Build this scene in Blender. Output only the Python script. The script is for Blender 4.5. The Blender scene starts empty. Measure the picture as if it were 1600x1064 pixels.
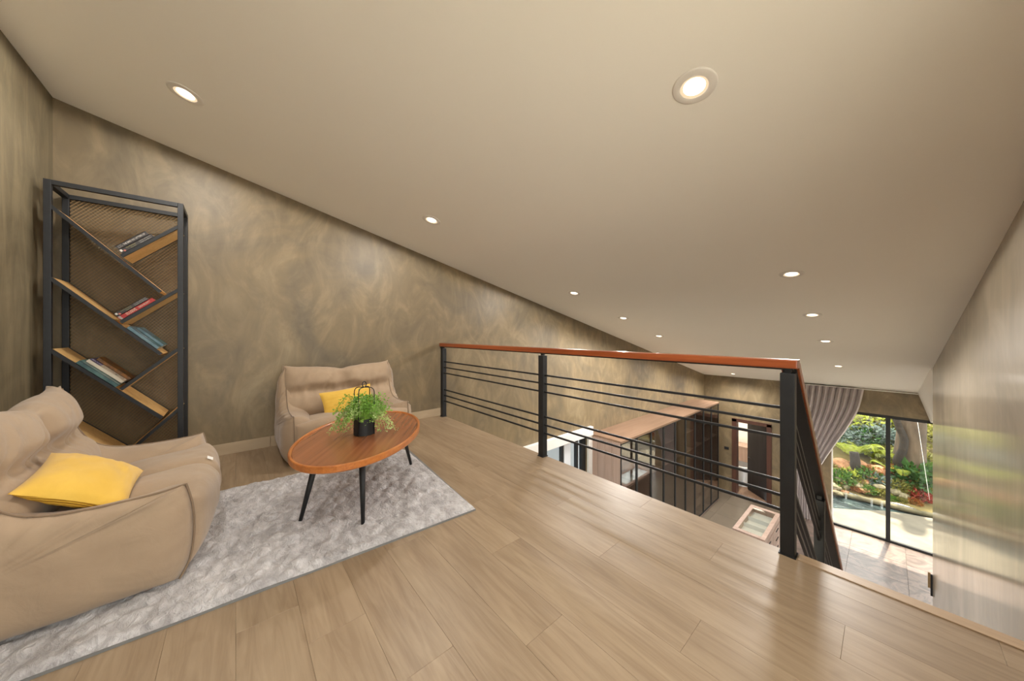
import bpy, bmesh, math, random
from mathutils import Vector, Matrix, noise
random.seed(7)
sc = bpy.context.scene
C = sc.collection
R = math.radians

# ------------------------------------------------------------------ camera
CAM_H = 1.05
YAW = math.atan2(586, 503)
cam_data = bpy.data.cameras.new('camera')
cam_data.sensor_width = 36.0
cam_data.lens = 36.0 * 503 / 1600
cam_data.shift_y = -11.0 / 1600
cam_data.clip_start = 0.02
cam = bpy.data.objects.new('camera', cam_data)
cam.location = (0, 0, CAM_H)
cam.rotation_euler = (R(90), 0, YAW)
C.objects.link(cam)
sc.camera = cam

# ------------------------------------------------------------------ world, sun, exposure
world = bpy.data.worlds.new('sky')
sc.world = world
world.use_nodes = True
wn = world.node_tree
bg = wn.nodes['Background']
sky = wn.nodes.new('ShaderNodeTexSky')
sky.sky_type = 'HOSEK_WILKIE'
sky.turbidity = 3.5
sky.ground_albedo = 0.3
sky.sun_direction = Vector((0.10, 0.33, 0.94)).normalized()
hz = wn.nodes.new('ShaderNodeMix'); hz.data_type = 'RGBA'      # thin bright haze over the sky
hz.inputs[0].default_value = 0.6
wn.links.new(sky.outputs[0], hz.inputs[6])
hz.inputs[7].default_value = (1.0, 0.97, 0.90, 1)
wn.links.new(hz.outputs[2], bg.inputs[0])
bg.inputs[1].default_value = 5.6
sun_d = bpy.data.lights.new('sun', 'SUN')
sun_d.energy = 12.0
sun_d.angle = R(1.0)
sun_d.color = (1.0, 0.90, 0.74)
sun = bpy.data.objects.new('sun', sun_d)
sun.rotation_euler = Vector((0.035, 0.36, 0.93)).normalized().to_track_quat('Z', 'Y').to_euler()
sun.location = (1, 20, 14)
C.objects.link(sun)
LAMP_W = 29.0                      # watts of one downlight
LAMP_W_HALL = 96.0                 # hall downlights raised in power to brighten the lower hall and far ceiling
LAMP_COL = (1.0, 0.955, 0.90)
vs = sc.view_settings
vs.view_transform = 'Standard'
vs.look = 'None'
vs.gamma = 1.0
vs.use_curve_mapping = False
vs.exposure = 0.74
sc.cycles.max_bounces = 10
sc.cycles.diffuse_bounces = 6
sc.cycles.glossy_bounces = 4
sc.cycles.transparent_max_bounces = 12
sc.cycles.sample_clamp_indirect = 4.0
sc.cycles.use_denoising = True

# ------------------------------------------------------------------ the place in numbers
WB = -3.74         # wall with the bookcase and far sofa (plane x)
WA = -0.955        # wall behind the near sofa (plane y)
WD = 0.45          # polished right-hand wall (plane x)
WC = 11.16         # far window wall (plane y)
WD_END = 8.0
ZL = -3.66         # lower floor
EDGE = 2.02        # mezzanine edge
def zc(y): return 2.445 - 0.24 * y
SL = math.atan(0.24)

# ------------------------------------------------------------------ material helpers
def rgb(r, g, b):
    def l(c):
        c /= 255.0
        return c / 12.92 if c <= 0.04045 else ((c + 0.055) / 1.055) ** 2.4
    return (l(r), l(g), l(b), 1.0)

class NT:
    def __init__(self, name):
        self.m = bpy.data.materials.new(name)
        self.m.use_nodes = True
        self.t = self.m.node_tree
        self.b = self.t.nodes['Principled BSDF']
        self.out = self.t.nodes['Material Output']
    def n(self, typ, **kw):
        nd = self.t.nodes.new(typ)
        for k, v in kw.items():
            if k.startswith('i_'):
                nd.inputs[k[2:].replace('_', ' ')].default_value = v
            else:
                setattr(nd, k, v)
        return nd
    def l(self, a, b):
        self.t.links.new(a, b)
    def coord(self, scale=(1, 1, 1), kind='Object', rnd=False):
        tc = self.n('ShaderNodeTexCoord')
        mp = self.n('ShaderNodeMapping')
        mp.inputs['Scale'].default_value = scale
        self.l(tc.outputs[kind], mp.inputs['Vector'])
        if rnd:
            oi = self.n('ShaderNodeObjectInfo')
            mu = self.n('ShaderNodeMath', operation='MULTIPLY')
            mu.inputs[1].default_value = 57.0
            self.l(oi.outputs['Random'], mu.inputs[0])
            self.l(mu.outputs[0], mp.inputs['Location'])
        return mp.outputs[0]
    def noise(self, vec, scale, detail=4, rough=0.55, dist=0.0):
        nd = self.n('ShaderNodeTexNoise')
        nd.inputs['Scale'].default_value = scale
        nd.inputs['Detail'].default_value = detail
        nd.inputs['Roughness'].default_value = rough
        nd.inputs['Distortion'].default_value = dist
        self.l(vec, nd.inputs['Vector'])
        return nd.outputs['Fac']
    def ramp(self, fac, stops, interp='LINEAR'):
        nd = self.n('ShaderNodeValToRGB')
        nd.color_ramp.interpolation = interp
        el = nd.color_ramp.elements
        while len(el) < len(stops):
            el.new(0.5)
        for e, (p, c) in zip(el, stops):
            e.position = p
            e.color = c
        self.l(fac, nd.inputs[0])
        return nd.outputs[0]
    def mix(self, fac, a, b, mode='MIX'):
        nd = self.n('ShaderNodeMix', data_type='RGBA', blend_type=mode)
        for sock, v in ((nd.inputs[0], fac), (nd.inputs[6], a), (nd.inputs[7], b)):
            if hasattr(v, 'links'):
                self.l(v, sock)
            else:
                sock.default_value = v
        return nd.outputs[2]
    def bump(self, h, strength=0.3, dist=0.01):
        nd = self.n('ShaderNodeBump')
        nd.inputs['Strength'].default_value = strength
        nd.inputs['Distance'].default_value = dist
        self.l(h, nd.inputs['Height'])
        self.l(nd.outputs[0], self.b.inputs['Normal'])
    def col(self, c):
        if hasattr(c, 'links'):
            self.l(c, self.b.inputs['Base Color'])
        else:
            self.b.inputs['Base Color'].default_value = c
    def set(self, **kw):
        for k, v in kw.items():
            self.b.inputs[k.replace('_', ' ')].default_value = v
        return self.m

MAT = {}
def simple(key, c1, c2=None, rough=0.5, metal=0.0, scale=8.0, stretch=(1, 1, 1), detail=4, bump=0.0, bdist=0.004, rnd=False, **kw):
    t = NT(key)
    v = t.coord(stretch, rnd=rnd)
    f = t.noise(v, scale, detail)
    t.col(t.ramp(f, [(0.3, c1), (0.7, c2 or c1)]))
    if bump:
        t.bump(f, bump, bdist)
    t.set(Roughness=rough, Metallic=metal, **kw)
    MAT[key] = t.m
    return t.m

def plaster(key, stops, sc_big=0.75, streak=None, rough=0.5, coat=0.0, coat_rough=0.2, bumpk=0.15, bscale=3.0, mixk=0.34):
    t = NT(key)
    v = t.coord()
    warp = t.n('ShaderNodeTexNoise')
    warp.inputs['Scale'].default_value = 0.9
    warp.inputs['Detail'].default_value = 2
    t.l(v, warp.inputs['Vector'])
    add = t.n('ShaderNodeMix', data_type='VECTOR', blend_type='MIX') if False else t.n('ShaderNodeVectorMath', operation='MULTIPLY_ADD')
    t.l(warp.outputs['Color'], add.inputs[0])
    add.inputs[1].default_value = (1.6, 1.6, 1.6)
    t.l(v, add.inputs[2])
    big = t.noise(add.outputs[0], sc_big * 1.1, 7, 0.58, 1.0)
    c = t.ramp(big, stops)
    vs_ = t.coord(streak or (1.2, 1.2, 0.6))
    fine = t.noise(vs_, 2.4, 9, 0.62, 2.6)
    c = t.mix(mixk, c, t.ramp(fine, [(0.34, rgb(92, 80, 60)), (0.5, rgb(120, 105, 80)), (0.66, rgb(156, 138, 107))]), 'MIX')
    t.col(c)
    t.bump(t.noise(vs_, bscale, 5, 0.6, 1.0), bumpk, 0.01)
    t.set(Roughness=rough, Coat_Weight=coat, Coat_Roughness=coat_rough)
    MAT[key] = t.m
    return t.m

plaster('plaster_warm', [(0.34, rgb(104, 94, 76)), (0.45, rgb(118, 104, 81)), (0.55, rgb(132, 115, 86)), (0.67, rgb(154, 137, 107))], rough=0.5)
plaster('plaster_tall', [(0.36, rgb(92, 83, 63)), (0.5, rgb(113, 104, 82)), (0.64, rgb(134, 122, 98))], streak=(2.6, 2.6, 0.55), rough=0.5)
plaster('plaster_gloss', [(0.36, rgb(122, 111, 91)), (0.5, rgb(140, 128, 109)), (0.64, rgb(160, 148, 128))], sc_big=0.5, streak=(2.0, 2.0, 0.25), rough=0.45, coat=0.7, coat_rough=0.125, mixk=0.2, bumpk=0.04, bscale=2.0)
MAT['plaster_gloss'].node_tree.nodes['Principled BSDF'].inputs['Specular IOR Level'].default_value = 0.4

simple('ceiling_paint', (0.91, 0.90, 0.87, 1), (0.92, 0.91, 0.88, 1), 0.85, scale=1.0)
simple('white_paint', (0.78, 0.76, 0.72, 1), (0.82, 0.80, 0.76, 1), 0.6)
simple('cool_white', (0.74, 0.78, 0.82, 1), None, 0.5)
simple('black_steel', rgb(27, 28, 30), rgb(34, 35, 37), 0.5, 0.1, scale=20)
simple('mesh_steel', rgb(136, 112, 78), rgb(150, 124, 88), 0.5, 0.1, scale=20)
simple('black_matte', rgb(20, 21, 22), rgb(27, 28, 29), 0.55)
simple('base_tile', rgb(176, 156, 128), rgb(188, 168, 140), 0.5, scale=3, stretch=(1, 1, 4))
simple('shadow_gap', rgb(60, 52, 44), None, 0.8)

def wood(key, a, b, c, axis='X', scale=1.0, rough=0.4, rnd=True, coat=0.0, spread=0.2):
    """long grain along one local axis, pores and a per-piece tone"""
    t = NT(key)
    st = {'X': (0.9, 9, 9), 'Y': (9, 0.9, 9), 'Z': (9, 9, 0.9)}[axis]
    st2 = {'X': (1.2, 60, 60), 'Y': (60, 1.2, 60), 'Z': (60, 60, 1.2)}[axis]
    v = t.coord(tuple(x * scale for x in st), rnd=rnd)
    g = t.noise(v, 1.0, 6, 0.6, 1.2)
    v2 = t.coord(tuple(x * scale for x in st2), rnd=rnd)
    fine = t.noise(v2, 1.0, 3, 0.6, 0.4)
    col = t.ramp(g, [(0.30, a), (0.50, b), (0.70, c)])
    col = t.mix(0.35, col, t.ramp(fine, [(0.35, a), (0.6, c)]), 'MIX')
    if rnd:
        oi = t.n('ShaderNodeObjectInfo')
        hs = t.n('ShaderNodeHueSaturation')
        mr = t.n('ShaderNodeMapRange')
        mr.inputs['To Min'].default_value = 1.0 - spread / 2
        mr.inputs['To Max'].default_value = 1.0 + spread / 2
        t.l(oi.outputs['Random'], mr.inputs['Value'])
        t.l(mr.outputs[0], hs.inputs['Value'])
        t.l(col, hs.inputs['Color'])
        col = hs.outputs[0]
    t.col(col)
    t.bump(fine, 0.08, 0.002)
    t.set(Roughness=rough, Coat_Weight=coat, Coat_Roughness=0.2)
    MAT[key] = t.m
    return t.m

t = NT('floor_oak')
v = t.coord((0.8, 4.2, 4.2), rnd=True)
g1 = t.noise(v, 1.0, 6, 0.55, 1.8)
g2 = t.noise(t.coord((2.2, 26, 26), rnd=True), 1.0, 4, 0.6, 1.5)
kn = t.noise(t.coord((2.6, 6.5, 6.5), rnd=True), 1.0, 3, 0.5, 0.8)
c = t.ramp(g1, [(0.30, rgb(134, 113, 89)), (0.48, rgb(147, 125, 99)), (0.68, rgb(160, 139, 112))])
c = t.mix(0.36, c, t.ramp(g2, [(0.34, rgb(119, 98, 74)), (0.62, rgb(162, 142, 116))]))
c = t.mix(t.ramp(kn, [(0.64, (0, 0, 0, 1)), (0.80, (0.55, 0.55, 0.55, 1))]), c, rgb(114, 92, 68))
oi = t.n('ShaderNodeObjectInfo'); hs = t.n('ShaderNodeHueSaturation'); mr = t.n('ShaderNodeMapRange')
mr.inputs['To Min'].default_value = 0.965; mr.inputs['To Max'].default_value = 1.035
t.l(oi.outputs['Random'], mr.inputs['Value']); t.l(mr.outputs[0], hs.inputs['Value']); t.l(c, hs.inputs['Color'])
t.col(hs.outputs[0]); t.bump(g2, 0.05, 0.002); t.set(Roughness=0.42); MAT['floor_oak'] = t.m
wood('shelf_pine', rgb(196, 152, 92), rgb(214, 172, 110), rgb(226, 188, 128), 'Y', 1.2, 0.5)
wood('table_walnut', rgb(122, 72, 43), rgb(144, 88, 53), rgb(164, 107, 69), 'X', 0.7, 0.27, rnd=False, coat=0.3)
wood('table_edge', rgb(150, 84, 36), rgb(178, 104, 48), rgb(196, 124, 62), 'X', 1.0, 0.32, rnd=False, coat=0.3)
wood('handrail_wood', rgb(120, 56, 26), rgb(144, 70, 34), rgb(162, 86, 44), 'X', 1.2, 0.32, rnd=False, coat=0.3)
wood('closet_taupe', rgb(150, 126, 112), rgb(168, 144, 130), rgb(182, 158, 144), 'Z', 0.6, 0.5)
wood('closet_top', rgb(118, 92, 72), rgb(134, 106, 84), rgb(146, 118, 96), 'Y', 0.6, 0.45, rnd=False)
wood('door_brown', rgb(62, 36, 26), rgb(76, 46, 34), rgb(90, 56, 42), 'Z', 0.6, 0.55)
wood('door_dark', rgb(24, 19, 18), rgb(34, 27, 25), rgb(44, 36, 33), 'Z', 0.6, 0.65)
wood('stair_wood', rgb(140, 116, 92), rgb(160, 136, 108), rgb(176, 150, 120), 'X', 1.0, 0.45)

def fabric(key, a, b, weave=900.0, big=5.0, bump=0.17):
    t = NT(key)
    v = t.coord()
    f = t.noise(v, big, 5, 0.55, 0.6)
    t.col(t.ramp(f, [(0.3, a), (0.7, b)]))
    w = t.noise(v, weave, 2)
    f2 = t.noise(v, 9.0, 4, 0.5, 1.4)
    mx = t.n('ShaderNodeMath', operation='MULTIPLY_ADD')
    t.l(w, mx.inputs[0]); mx.inputs[1].default_value = 0.05; t.l(f2, mx.inputs[2])
    t.bump(mx.outputs[0], bump, 0.02)
    t.set(Roughness=0.85, Sheen_Weight=0.25, Sheen_Roughness=0.5)
    MAT[key] = t.m
fabric('sofa_cloth', rgb(158, 135, 110), rgb(168, 145, 119))
fabric('piping_cloth', rgb(122, 100, 78), rgb(134, 112, 88))
fabric('cushion_yellow', rgb(214, 170, 62), rgb(224, 182, 76), big=8, bump=0.15)
fabric('curtain_cloth', rgb(178, 168, 166), rgb(190, 181, 179), big=3, bump=0.06)
t = NT('cushion_rib')
wv = t.n('ShaderNodeTexWave', wave_type='BANDS', bands_direction='X')
wv.inputs['Scale'].default_value = 60
t.l(t.coord(), wv.inputs['Vector'])
t.col(t.ramp(wv.outputs['Fac'], [(0.2, rgb(196, 146, 36)), (0.8, rgb(236, 192, 70))]))
t.bump(wv.outputs['Fac'], 0.6, 0.004); t.set(Roughness=0.85); MAT['cushion_rib'] = t.m

t = NT('rug_pile')
v = t.coord((1, 1, 1))
n1 = t.noise(v, 5.5, 6, 0.62, 1.6)
n2 = t.noise(t.coord((1, 1.6, 1)), 26, 5, 0.6, 1.0)
c = t.ramp(n1, [(0.32, rgb(122, 117, 116)), (0.44, rgb(163, 158, 158)), (0.56, rgb(195, 191, 191)), (0.68, rgb(220, 217, 217))])
vo = t.n('ShaderNodeTexVoronoi'); vo.inputs['Scale'].default_value = 11.0
t.l(t.coord((1, 1.36, 1)), vo.inputs['Vector'])
bw = t.n('ShaderNodeRGBToBW'); t.l(vo.outputs['Color'], bw.inputs[0])
c = t.mix(0.30, c, t.ramp(bw.outputs[0], [(0.25, rgb(152, 147, 146)), (0.75, rgb(224, 221, 221))]))
c = t.mix(0.30, c, t.ramp(n2, [(0.3, rgb(136, 130, 129)), (0.62, rgb(224, 221, 221))]))
t.col(c); t.bump(n2, 0.9, 0.02); t.set(Roughness=0.9, Sheen_Weight=0.3); MAT['rug_pile'] = t.m
simple('rug_binding', rgb(120, 120, 118), rgb(134, 133, 130), 0.8)

# stone, water, glass
t = NT('lower_stone')
v = t.coord((1, 1, 1), rnd=True)
f = t.noise(v, 2.2, 8, 0.65, 2.5)
t.col(t.ramp(f, [(0.32, rgb(82, 70, 64)), (0.48, rgb(104, 91, 85)), (0.58, rgb(124, 107, 97)), (0.7, rgb(97, 87, 88))]))
t.set(Roughness=0.32); MAT['lower_stone'] = t.m
simple('lower_plain', rgb(112, 102, 88), rgb(124, 112, 98), 0.35, scale=2)
simple('bounce_stone', rgb(168, 162, 150), rgb(184, 178, 166), 0.75, scale=3, detail=8)  # for the added ground outside, pale to bounce sunlight indoors
simple('terrace_stone', rgb(92, 86, 73), rgb(114, 107, 92), 0.75, scale=3, detail=8)
simple('rock_tan', rgb(118, 82, 54), rgb(180, 132, 92), 0.85, scale=3, detail=8, bump=0.6, bdist=0.03, rnd=True)
simple('rock_grey', rgb(84, 80, 58), rgb(134, 124, 96), 0.85, scale=3, detail=8, bump=0.6, bdist=0.03, rnd=True)
simple('soil', rgb(64, 58, 30), rgb(122, 108, 64), 0.95, scale=1.2, detail=9, bump=0.5, bdist=0.05)
simple('bark', rgb(54, 44, 34), rgb(96, 81, 64), 0.9, scale=2.2, detail=9, stretch=(2, 2, 0.6), bump=0.8, bdist=0.05)
simple('bark_dark', rgb(30, 25, 20), rgb(50, 42, 33), 0.9, scale=4, detail=9, stretch=(2, 2, 0.6), bump=0.8, bdist=0.05)
def leaf(key, a, b, trans=0.35):
    t = NT(key)
    v = t.coord(rnd=True)
    f = t.noise(v, 7.0, 3)
    c = t.ramp(f, [(0.3, a), (0.7, b)])
    t.col(c)
    t.set(Roughness=0.55)
    tr = t.n('ShaderNodeBsdfTranslucent')
    t.l(c, tr.inputs['Color'])
    ms = t.n('ShaderNodeMixShader')
    ms.inputs[0].default_value = trans
    t.l(t.b.outputs[0], ms.inputs[1]); t.l(tr.outputs[0], ms.inputs[2])
    t.l(ms.outputs[0], t.out.inputs['Surface'])
    MAT[key] = t.m
leaf('leaf_lime', rgb(141, 156, 43), rgb(173, 179, 77))
leaf('leaf_green', rgb(52, 92, 31), rgb(97, 132, 52))
leaf('leaf_deep', rgb(36, 73, 33), rgb(70, 107, 48))
leaf('leaf_olive', rgb(107, 109, 48), rgb(147, 141, 70))
leaf('leaf_rust', rgb(134, 80, 36), rgb(171, 117, 58))
leaf('leaf_red', rgb(126, 36, 28), rgb(168, 70, 52))
leaf('leaf_blue', rgb(92, 112, 104), rgb(134, 148, 142))
leaf('leaf_pot', rgb(84, 146, 40), rgb(160, 198, 88), 0.35)
leaf('leaf_pot_pale', rgb(136, 176, 80), rgb(204, 220, 152), 0.35)
t = NT('pond_water')
v = t.coord()
t.col(rgb(46, 58, 58)); t.bump(t.noise(v, 7, 4, 0.6, 1.0), 0.7, 0.06); t.set(Roughness=0.08); MAT['pond_water'] = t.m
t = NT('falling_water')
t.col((0.8, 0.84, 0.86, 1)); t.set(Roughness=0.2, Alpha=0.22); MAT['falling_water'] = t.m

def glass(key, tint, refl, rough=0.0):
    t = NT(key)
    tr = t.n('ShaderNodeBsdfTransparent'); tr.inputs[0].default_value = tint
    gl = t.n('ShaderNodeBsdfGlossy'); gl.inputs['Roughness'].default_value = rough
    lw = t.n('ShaderNodeLayerWeight')
    pw = t.n('ShaderNodeMath', operation='POWER'); pw.inputs[1].default_value = 5.0
    t.l(lw.outputs['Facing'], pw.inputs[0])
    ad = t.n('ShaderNodeMath', operation='MULTIPLY_ADD'); ad.use_clamp = True; ad.inputs[1].default_value = 0.92; ad.inputs[2].default_value = 0.03 + refl
    t.l(pw.outputs[0], ad.inputs[0])
    ms = t.n('ShaderNodeMixShader')
    t.l(ad.outputs[0], ms.inputs[0]); t.l(tr.outputs[0], ms.inputs[1]); t.l(gl.outputs[0], ms.inputs[2])
    t.l(ms.outputs[0], t.out.inputs['Surface'])
    t.t.nodes.remove(t.b)
    MAT[key] = t.m
glass('window_glass', (0.97, 0.98, 0.97, 1), 0.0)
glass('closet_glass', (0.78, 0.76, 0.72, 1), 0.15)
glass('blue_glass', (0.72, 0.78, 0.84, 1), 0.05)
glass('table_glass', (0.95, 0.97, 0.95, 1), 0.15)

def emit(key, col, s):
    t = NT(key)
    e = t.n('ShaderNodeEmission'); e.inputs[0].default_value = col; e.inputs[1].default_value = s
    t.l(e.outputs[0], t.out.inputs['Surface']); t.t.nodes.remove(t.b)
    MAT[key] = t.m
emit('lamp_glow', (1.0, 0.88, 0.66, 1), 4.0)
emit('lamp_glow_soft', (1.0, 0.74, 0.46, 1), 0.62)

# ------------------------------------------------------------------ mesh helpers
class MB:
    def __init__(self): self.v = []; self.f = []
    def add(self, vs, fs):
        o = len(self.v)
        self.v += [tuple(p) for p in vs]
        self.f += [tuple(i + o for i in f) for f in fs]
        return self
    def box(self, lo, hi):
        x0, y0, z0 = lo; x1, y1, z1 = hi
        return self.add([(x0,y0,z0),(x1,y0,z0),(x1,y1,z0),(x0,y1,z0),(x0,y0,z1),(x1,y0,z1),(x1,y1,z1),(x0,y1,z1)],
                 [(0,3,2,1),(4,5,6,7),(0,1,5,4),(1,2,6,5),(2,3,7,6),(3,0,4,7)])
    def bar(self, p0, p1, w, h, up=(0, 0, 1)):
        """a square bar from p0 to p1, w across, h along 'up'"""
        p0, p1 = Vector(p0), Vector(p1)
        d = (p1 - p0).normalized()
        s = d.cross(Vector(up))
        if s.length < 1e-5: s = d.cross(Vector((1, 0, 0)))
        s.normalize(); u = s.cross(d).normalized()
        q = []
        for p in (p0, p1):
            for a, b in ((-1,-1),(1,-1),(1,1),(-1,1)):
                q.append(p + s * (a * w / 2) + u * (b * h / 2))
        return self.add(q, [(0,1,2,3),(7,6,5,4),(0,4,5,1),(1,5,6,2),(2,6,7,3),(3,7,4,0)])
    def tube(self, pts, r, n=8, closed=False, r1=None):
        pts = [Vector(p) for p in pts]; N = len(pts)
        prev = None; rings = []
        for i, p in enumerate(pts):
            a = pts[(i - 1) % N] if (closed or i > 0) else p
            b = pts[(i + 1) % N] if (closed or i < N - 1) else p
            d = (b - a).normalized()
            if prev is None:
                s = d.cross(Vector((0, 0, 1)))
                if s.length < 1e-3: s = d.cross(Vector((1, 0, 0)))
            else:
                s = prev - d * prev.dot(d)
            s.normalize(); prev = s; u = d.cross(s)
            rr = r if r1 is None else r + (r1 - r) * i / max(1, N - 1)
            rings.append([p + (s * math.cos(2*math.pi*k/n) + u * math.sin(2*math.pi*k/n)) * rr for k in range(n)])
        vs = [q for ring in rings for q in ring]; fs = []
        for i in range(N if closed else N - 1):
            j = (i + 1) % N
            for k in range(n):
                fs.append((i*n + k, i*n + (k+1) % n, j*n + (k+1) % n, j*n + k))
        if not closed:
            fs.append(tuple(reversed(range(n)))); fs.append(tuple((N-1)*n + k for k in range(n)))
        return self.add(vs, fs)
    def prism(self, poly, axis, a, b):
        """poly: 2-D points; axis 'x','y','z' is the extrusion axis from a to b"""
        def mk(p, t):
            return {'x': (t, p[0], p[1]), 'y': (p[0], t, p[1]), 'z': (p[0], p[1], t)}[axis]
        n = len(poly)
        vs = [mk(p, a) for p in poly] + [mk(p, b) for p in poly]
        fs = [tuple(range(n)), tuple(reversed(range(n, 2*n)))]
        fs += [(i, i + n, (i+1) % n + n, (i+1) % n) for i in range(n)]
        return self.add(vs, fs)
    def lathe(self, prof, n=24, c=(0, 0, 0)):
        vs = []; fs = []
        for r, z in prof:
            for k in range(n):
                a = 2*math.pi*k/n
                vs.append((c[0] + r*math.cos(a), c[1] + r*math.sin(a), c[2] + z))
        m = len(prof)
        for i in range(m - 1):
            for k in range(n):
                fs.append((i*n+k, i*n+(k+1) % n, (i+1)*n+(k+1) % n, (i+1)*n+k))
        fs.append(tuple(reversed(range(n)))); fs.append(tuple((m-1)*n+k for k in range(n)))
        return self.add(vs, fs)
    def grid(self, P, nu, nv, cu=False, cv=False):
        vs = [P(i / (nu if cu else nu - 1), j / (nv if cv else nv - 1)) for i in range(nu) for j in range(nv)]
        fs = []
        for i in range(nu if cu else nu - 1):
            for j in range(nv if cv else nv - 1):
                a = i*nv + j; b = ((i+1) % nu)*nv + j; c = ((i+1) % nu)*nv + (j+1) % nv; d = i*nv + (j+1) % nv
                fs.append((a, b, c, d))
        return self.add(vs, fs)
    def mesh(self, name, mat, smooth=False, bevel=0.0, fix=True, seg=2):
        me = bpy.data.meshes.new(name)
        me.from_pydata(self.v, [], self.f)
        bm = bmesh.new(); bm.from_mesh(me)
        if fix: bmesh.ops.recalc_face_normals(bm, faces=bm.faces)
        if bevel:
            es = [e for e in bm.edges if len(e.link_faces) == 2 and e.calc_face_angle(0) > 0.6]
            bmesh.ops.bevel(bm, geom=es, offset=bevel, segments=seg, profile=0.6, affect='EDGES', clamp_overlap=True)
        bm.to_mesh(me); bm.free()
        if smooth:
            for p in me.polygons: p.use_smooth = True
        if mat: me.materials.append(MAT[mat])
        return me
    def obj(self, name, mat, parent=None, **kw):
        return link(name, self.mesh(name, mat, **kw), parent)

def link(name, data, parent=None, loc=None, rot=None):
    o = bpy.data.objects.new(name, data); C.objects.link(o)
    if parent is not None: o.parent = parent
    if loc is not None: o.location = loc
    if rot is not None: o.rotation_euler = rot
    return o
def tag(o, label=None, cat=None, group=None, kind=None):
    if label: o['label'] = label
    if cat: o['category'] = cat
    if group: o['group'] = group
    if kind: o['kind'] = kind
    return o
def empty(name, loc=(0, 0, 0), rz=0.0, label=None, cat=None, group=None, kind=None):
    o = bpy.data.objects.new(name, None); C.objects.link(o)
    o.empty_display_size = 0.1
    o.location = loc; o.rotation_euler = (0, 0, rz)
    return tag(o, label, cat, group, kind)
def box(name, lo, hi, mat, parent=None, bevel=0.0, **kw):
    return MB().box(lo, hi).obj(name, mat, parent, bevel=bevel, **kw)
def copy_tree(o, parent=None):
    c = o.copy(); C.objects.link(c)
    if parent is not None: c.parent = parent
    for ch in [x for x in bpy.data.objects if x.parent == o]:
        copy_tree(ch, c)
    return c
def cr(pts, n, closed=False):
    """Catmull-Rom through points, n samples per span"""
    pts = [Vector(p) for p in pts]; N = len(pts); out = []
    for i in range(N if closed else N - 1):
        g = (lambda k: pts[k % N]) if closed else (lambda k: pts[max(0, min(N - 1, k))])
        p0, p1, p2, p3 = g(i-1), g(i), g(i+1), g(i+2)
        for s in range(n):
            t = s / n
            out.append(0.5*((2*p1) + (p2-p0)*t + (2*p0-5*p1+4*p2-p3)*t*t + (3*p1-p0-3*p2+p3)*t**3))
    if not closed: out.append(pts[-1])
    return out
def ns(x, y, z): return noise.noise(Vector((x, y, z)))

# ------------------------------------------------------------------ the setting: mezzanine
T = 0.14
floor = MB().prism([(WA, -0.012), (EDGE - 0.012, -0.012), (EDGE - 0.012, -0.26), (WA, -0.26)], 'x', WB, WD).obj('floor', 'white_paint')
tag(floor, 'upper floor slab laid with pale oak planks', None, kind='structure')
PW, PL = 0.185, 1.22
plank_cache = {}
y = WA - 0.155; row = 0
while y < EDGE - 0.02:
    y_in = max(y, WA); w = min(y + PW, EDGE) - y_in
    x = WB - {7: 0.0, 8: PL - 0.33}.get(row, row * 0.437 % PL)
    if row == 7: x = WB - (PL - (-1.275 - WB) % PL)
    if row == 8: x = WB - (PL - (-0.95 - WB) % PL)
    while x < WD:
        x0 = max(x, WB); x1 = min(x + PL, WD)
        if x1 - x0 > 0.02:
            key = (round(w, 3), round(x1 - x0, 3))
            if key not in plank_cache:
                plank_cache[key] = MB().box((0.0002, 0.0002, -0.012), (x1 - x0 - 0.0002, w - 0.0002, 0)).mesh('plank', 'floor_oak', bevel=0.0006, seg=1)
            link('plank', plank_cache[key], floor, (x0, y_in, 0))
        x += PL
    y += PW; row += 1
tr = MB().prism([(EDGE - 0.045, 0.0), (EDGE + 0.012, 0.0), (EDGE + 0.012, -0.03), (EDGE, -0.03), (EDGE, -0.012), (EDGE - 0.045, -0.012)], 'x', -0.27, WD).obj('trim_1', 'stair_wood')
tr.location.z = 0.004
tag(tr, 'pale wooden nosing along the floor edge at the stair opening', None, kind='structure')
trf = box('trim_2', (WB, EDGE - 0.012, -0.26), (WD, EDGE, -0.0005), 'stair_wood')
tag(trf, 'pale fascia board on the edge of the upper floor', None, kind='structure')

def quadz(y0, y1, z0f, z1f):
    return [(y0, z0f(y0)), (y1, z0f(y1)), (y1, z1f(y1)), (y0, z1f(y0))]
k0 = lambda z: (lambda y: z)
W2A, W2B, W2T = 3.25, 5.10, -0.90
wb = MB()
wb.prism(quadz(WA - T, WC + T, k0(W2T), zc), 'x', WB - T, WB)
wb.prism(quadz(WA - T, W2A, k0(ZL), k0(W2T)), 'x', WB - T, WB)
wb.prism(quadz(W2B, WC + T, k0(ZL), k0(W2T)), 'x', WB - T, WB)
tag(wb.obj('wall_back', 'plaster_warm'), 'mottled beige polished plaster wall behind the bookcase and far sofa', None, kind='structure')
RY0, RY1, RZ0, RZ1 = -0.80, 1.15, 0.35, 1.85  # opening for the added daylight window beside the camera
LX0, LX1, LZ0, LZ1 = -3.40, 0.20, ZL + 0.02, -0.55   # opening for daylight glazing added to the lower room      # unseen from the camera
wl = MB().box((WB - T, WA - T, LZ1), (WD + T, WA, zc(WA)))
wl.box((WB - T, WA - T, ZL), (LX0, WA, LZ1)).box((LX1, WA - T, ZL), (WD + T, WA, LZ1)).box((LX0, WA - T, ZL), (LX1, WA, LZ0))
tag(wl.obj('wall_left', 'plaster_tall'), 'streaky beige plaster wall at the left behind the near sofa', None, kind='structure')
wd = MB().prism(quadz(RY1, WD_END, k0(ZL), zc), 'x', WD, WD + T)
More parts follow.
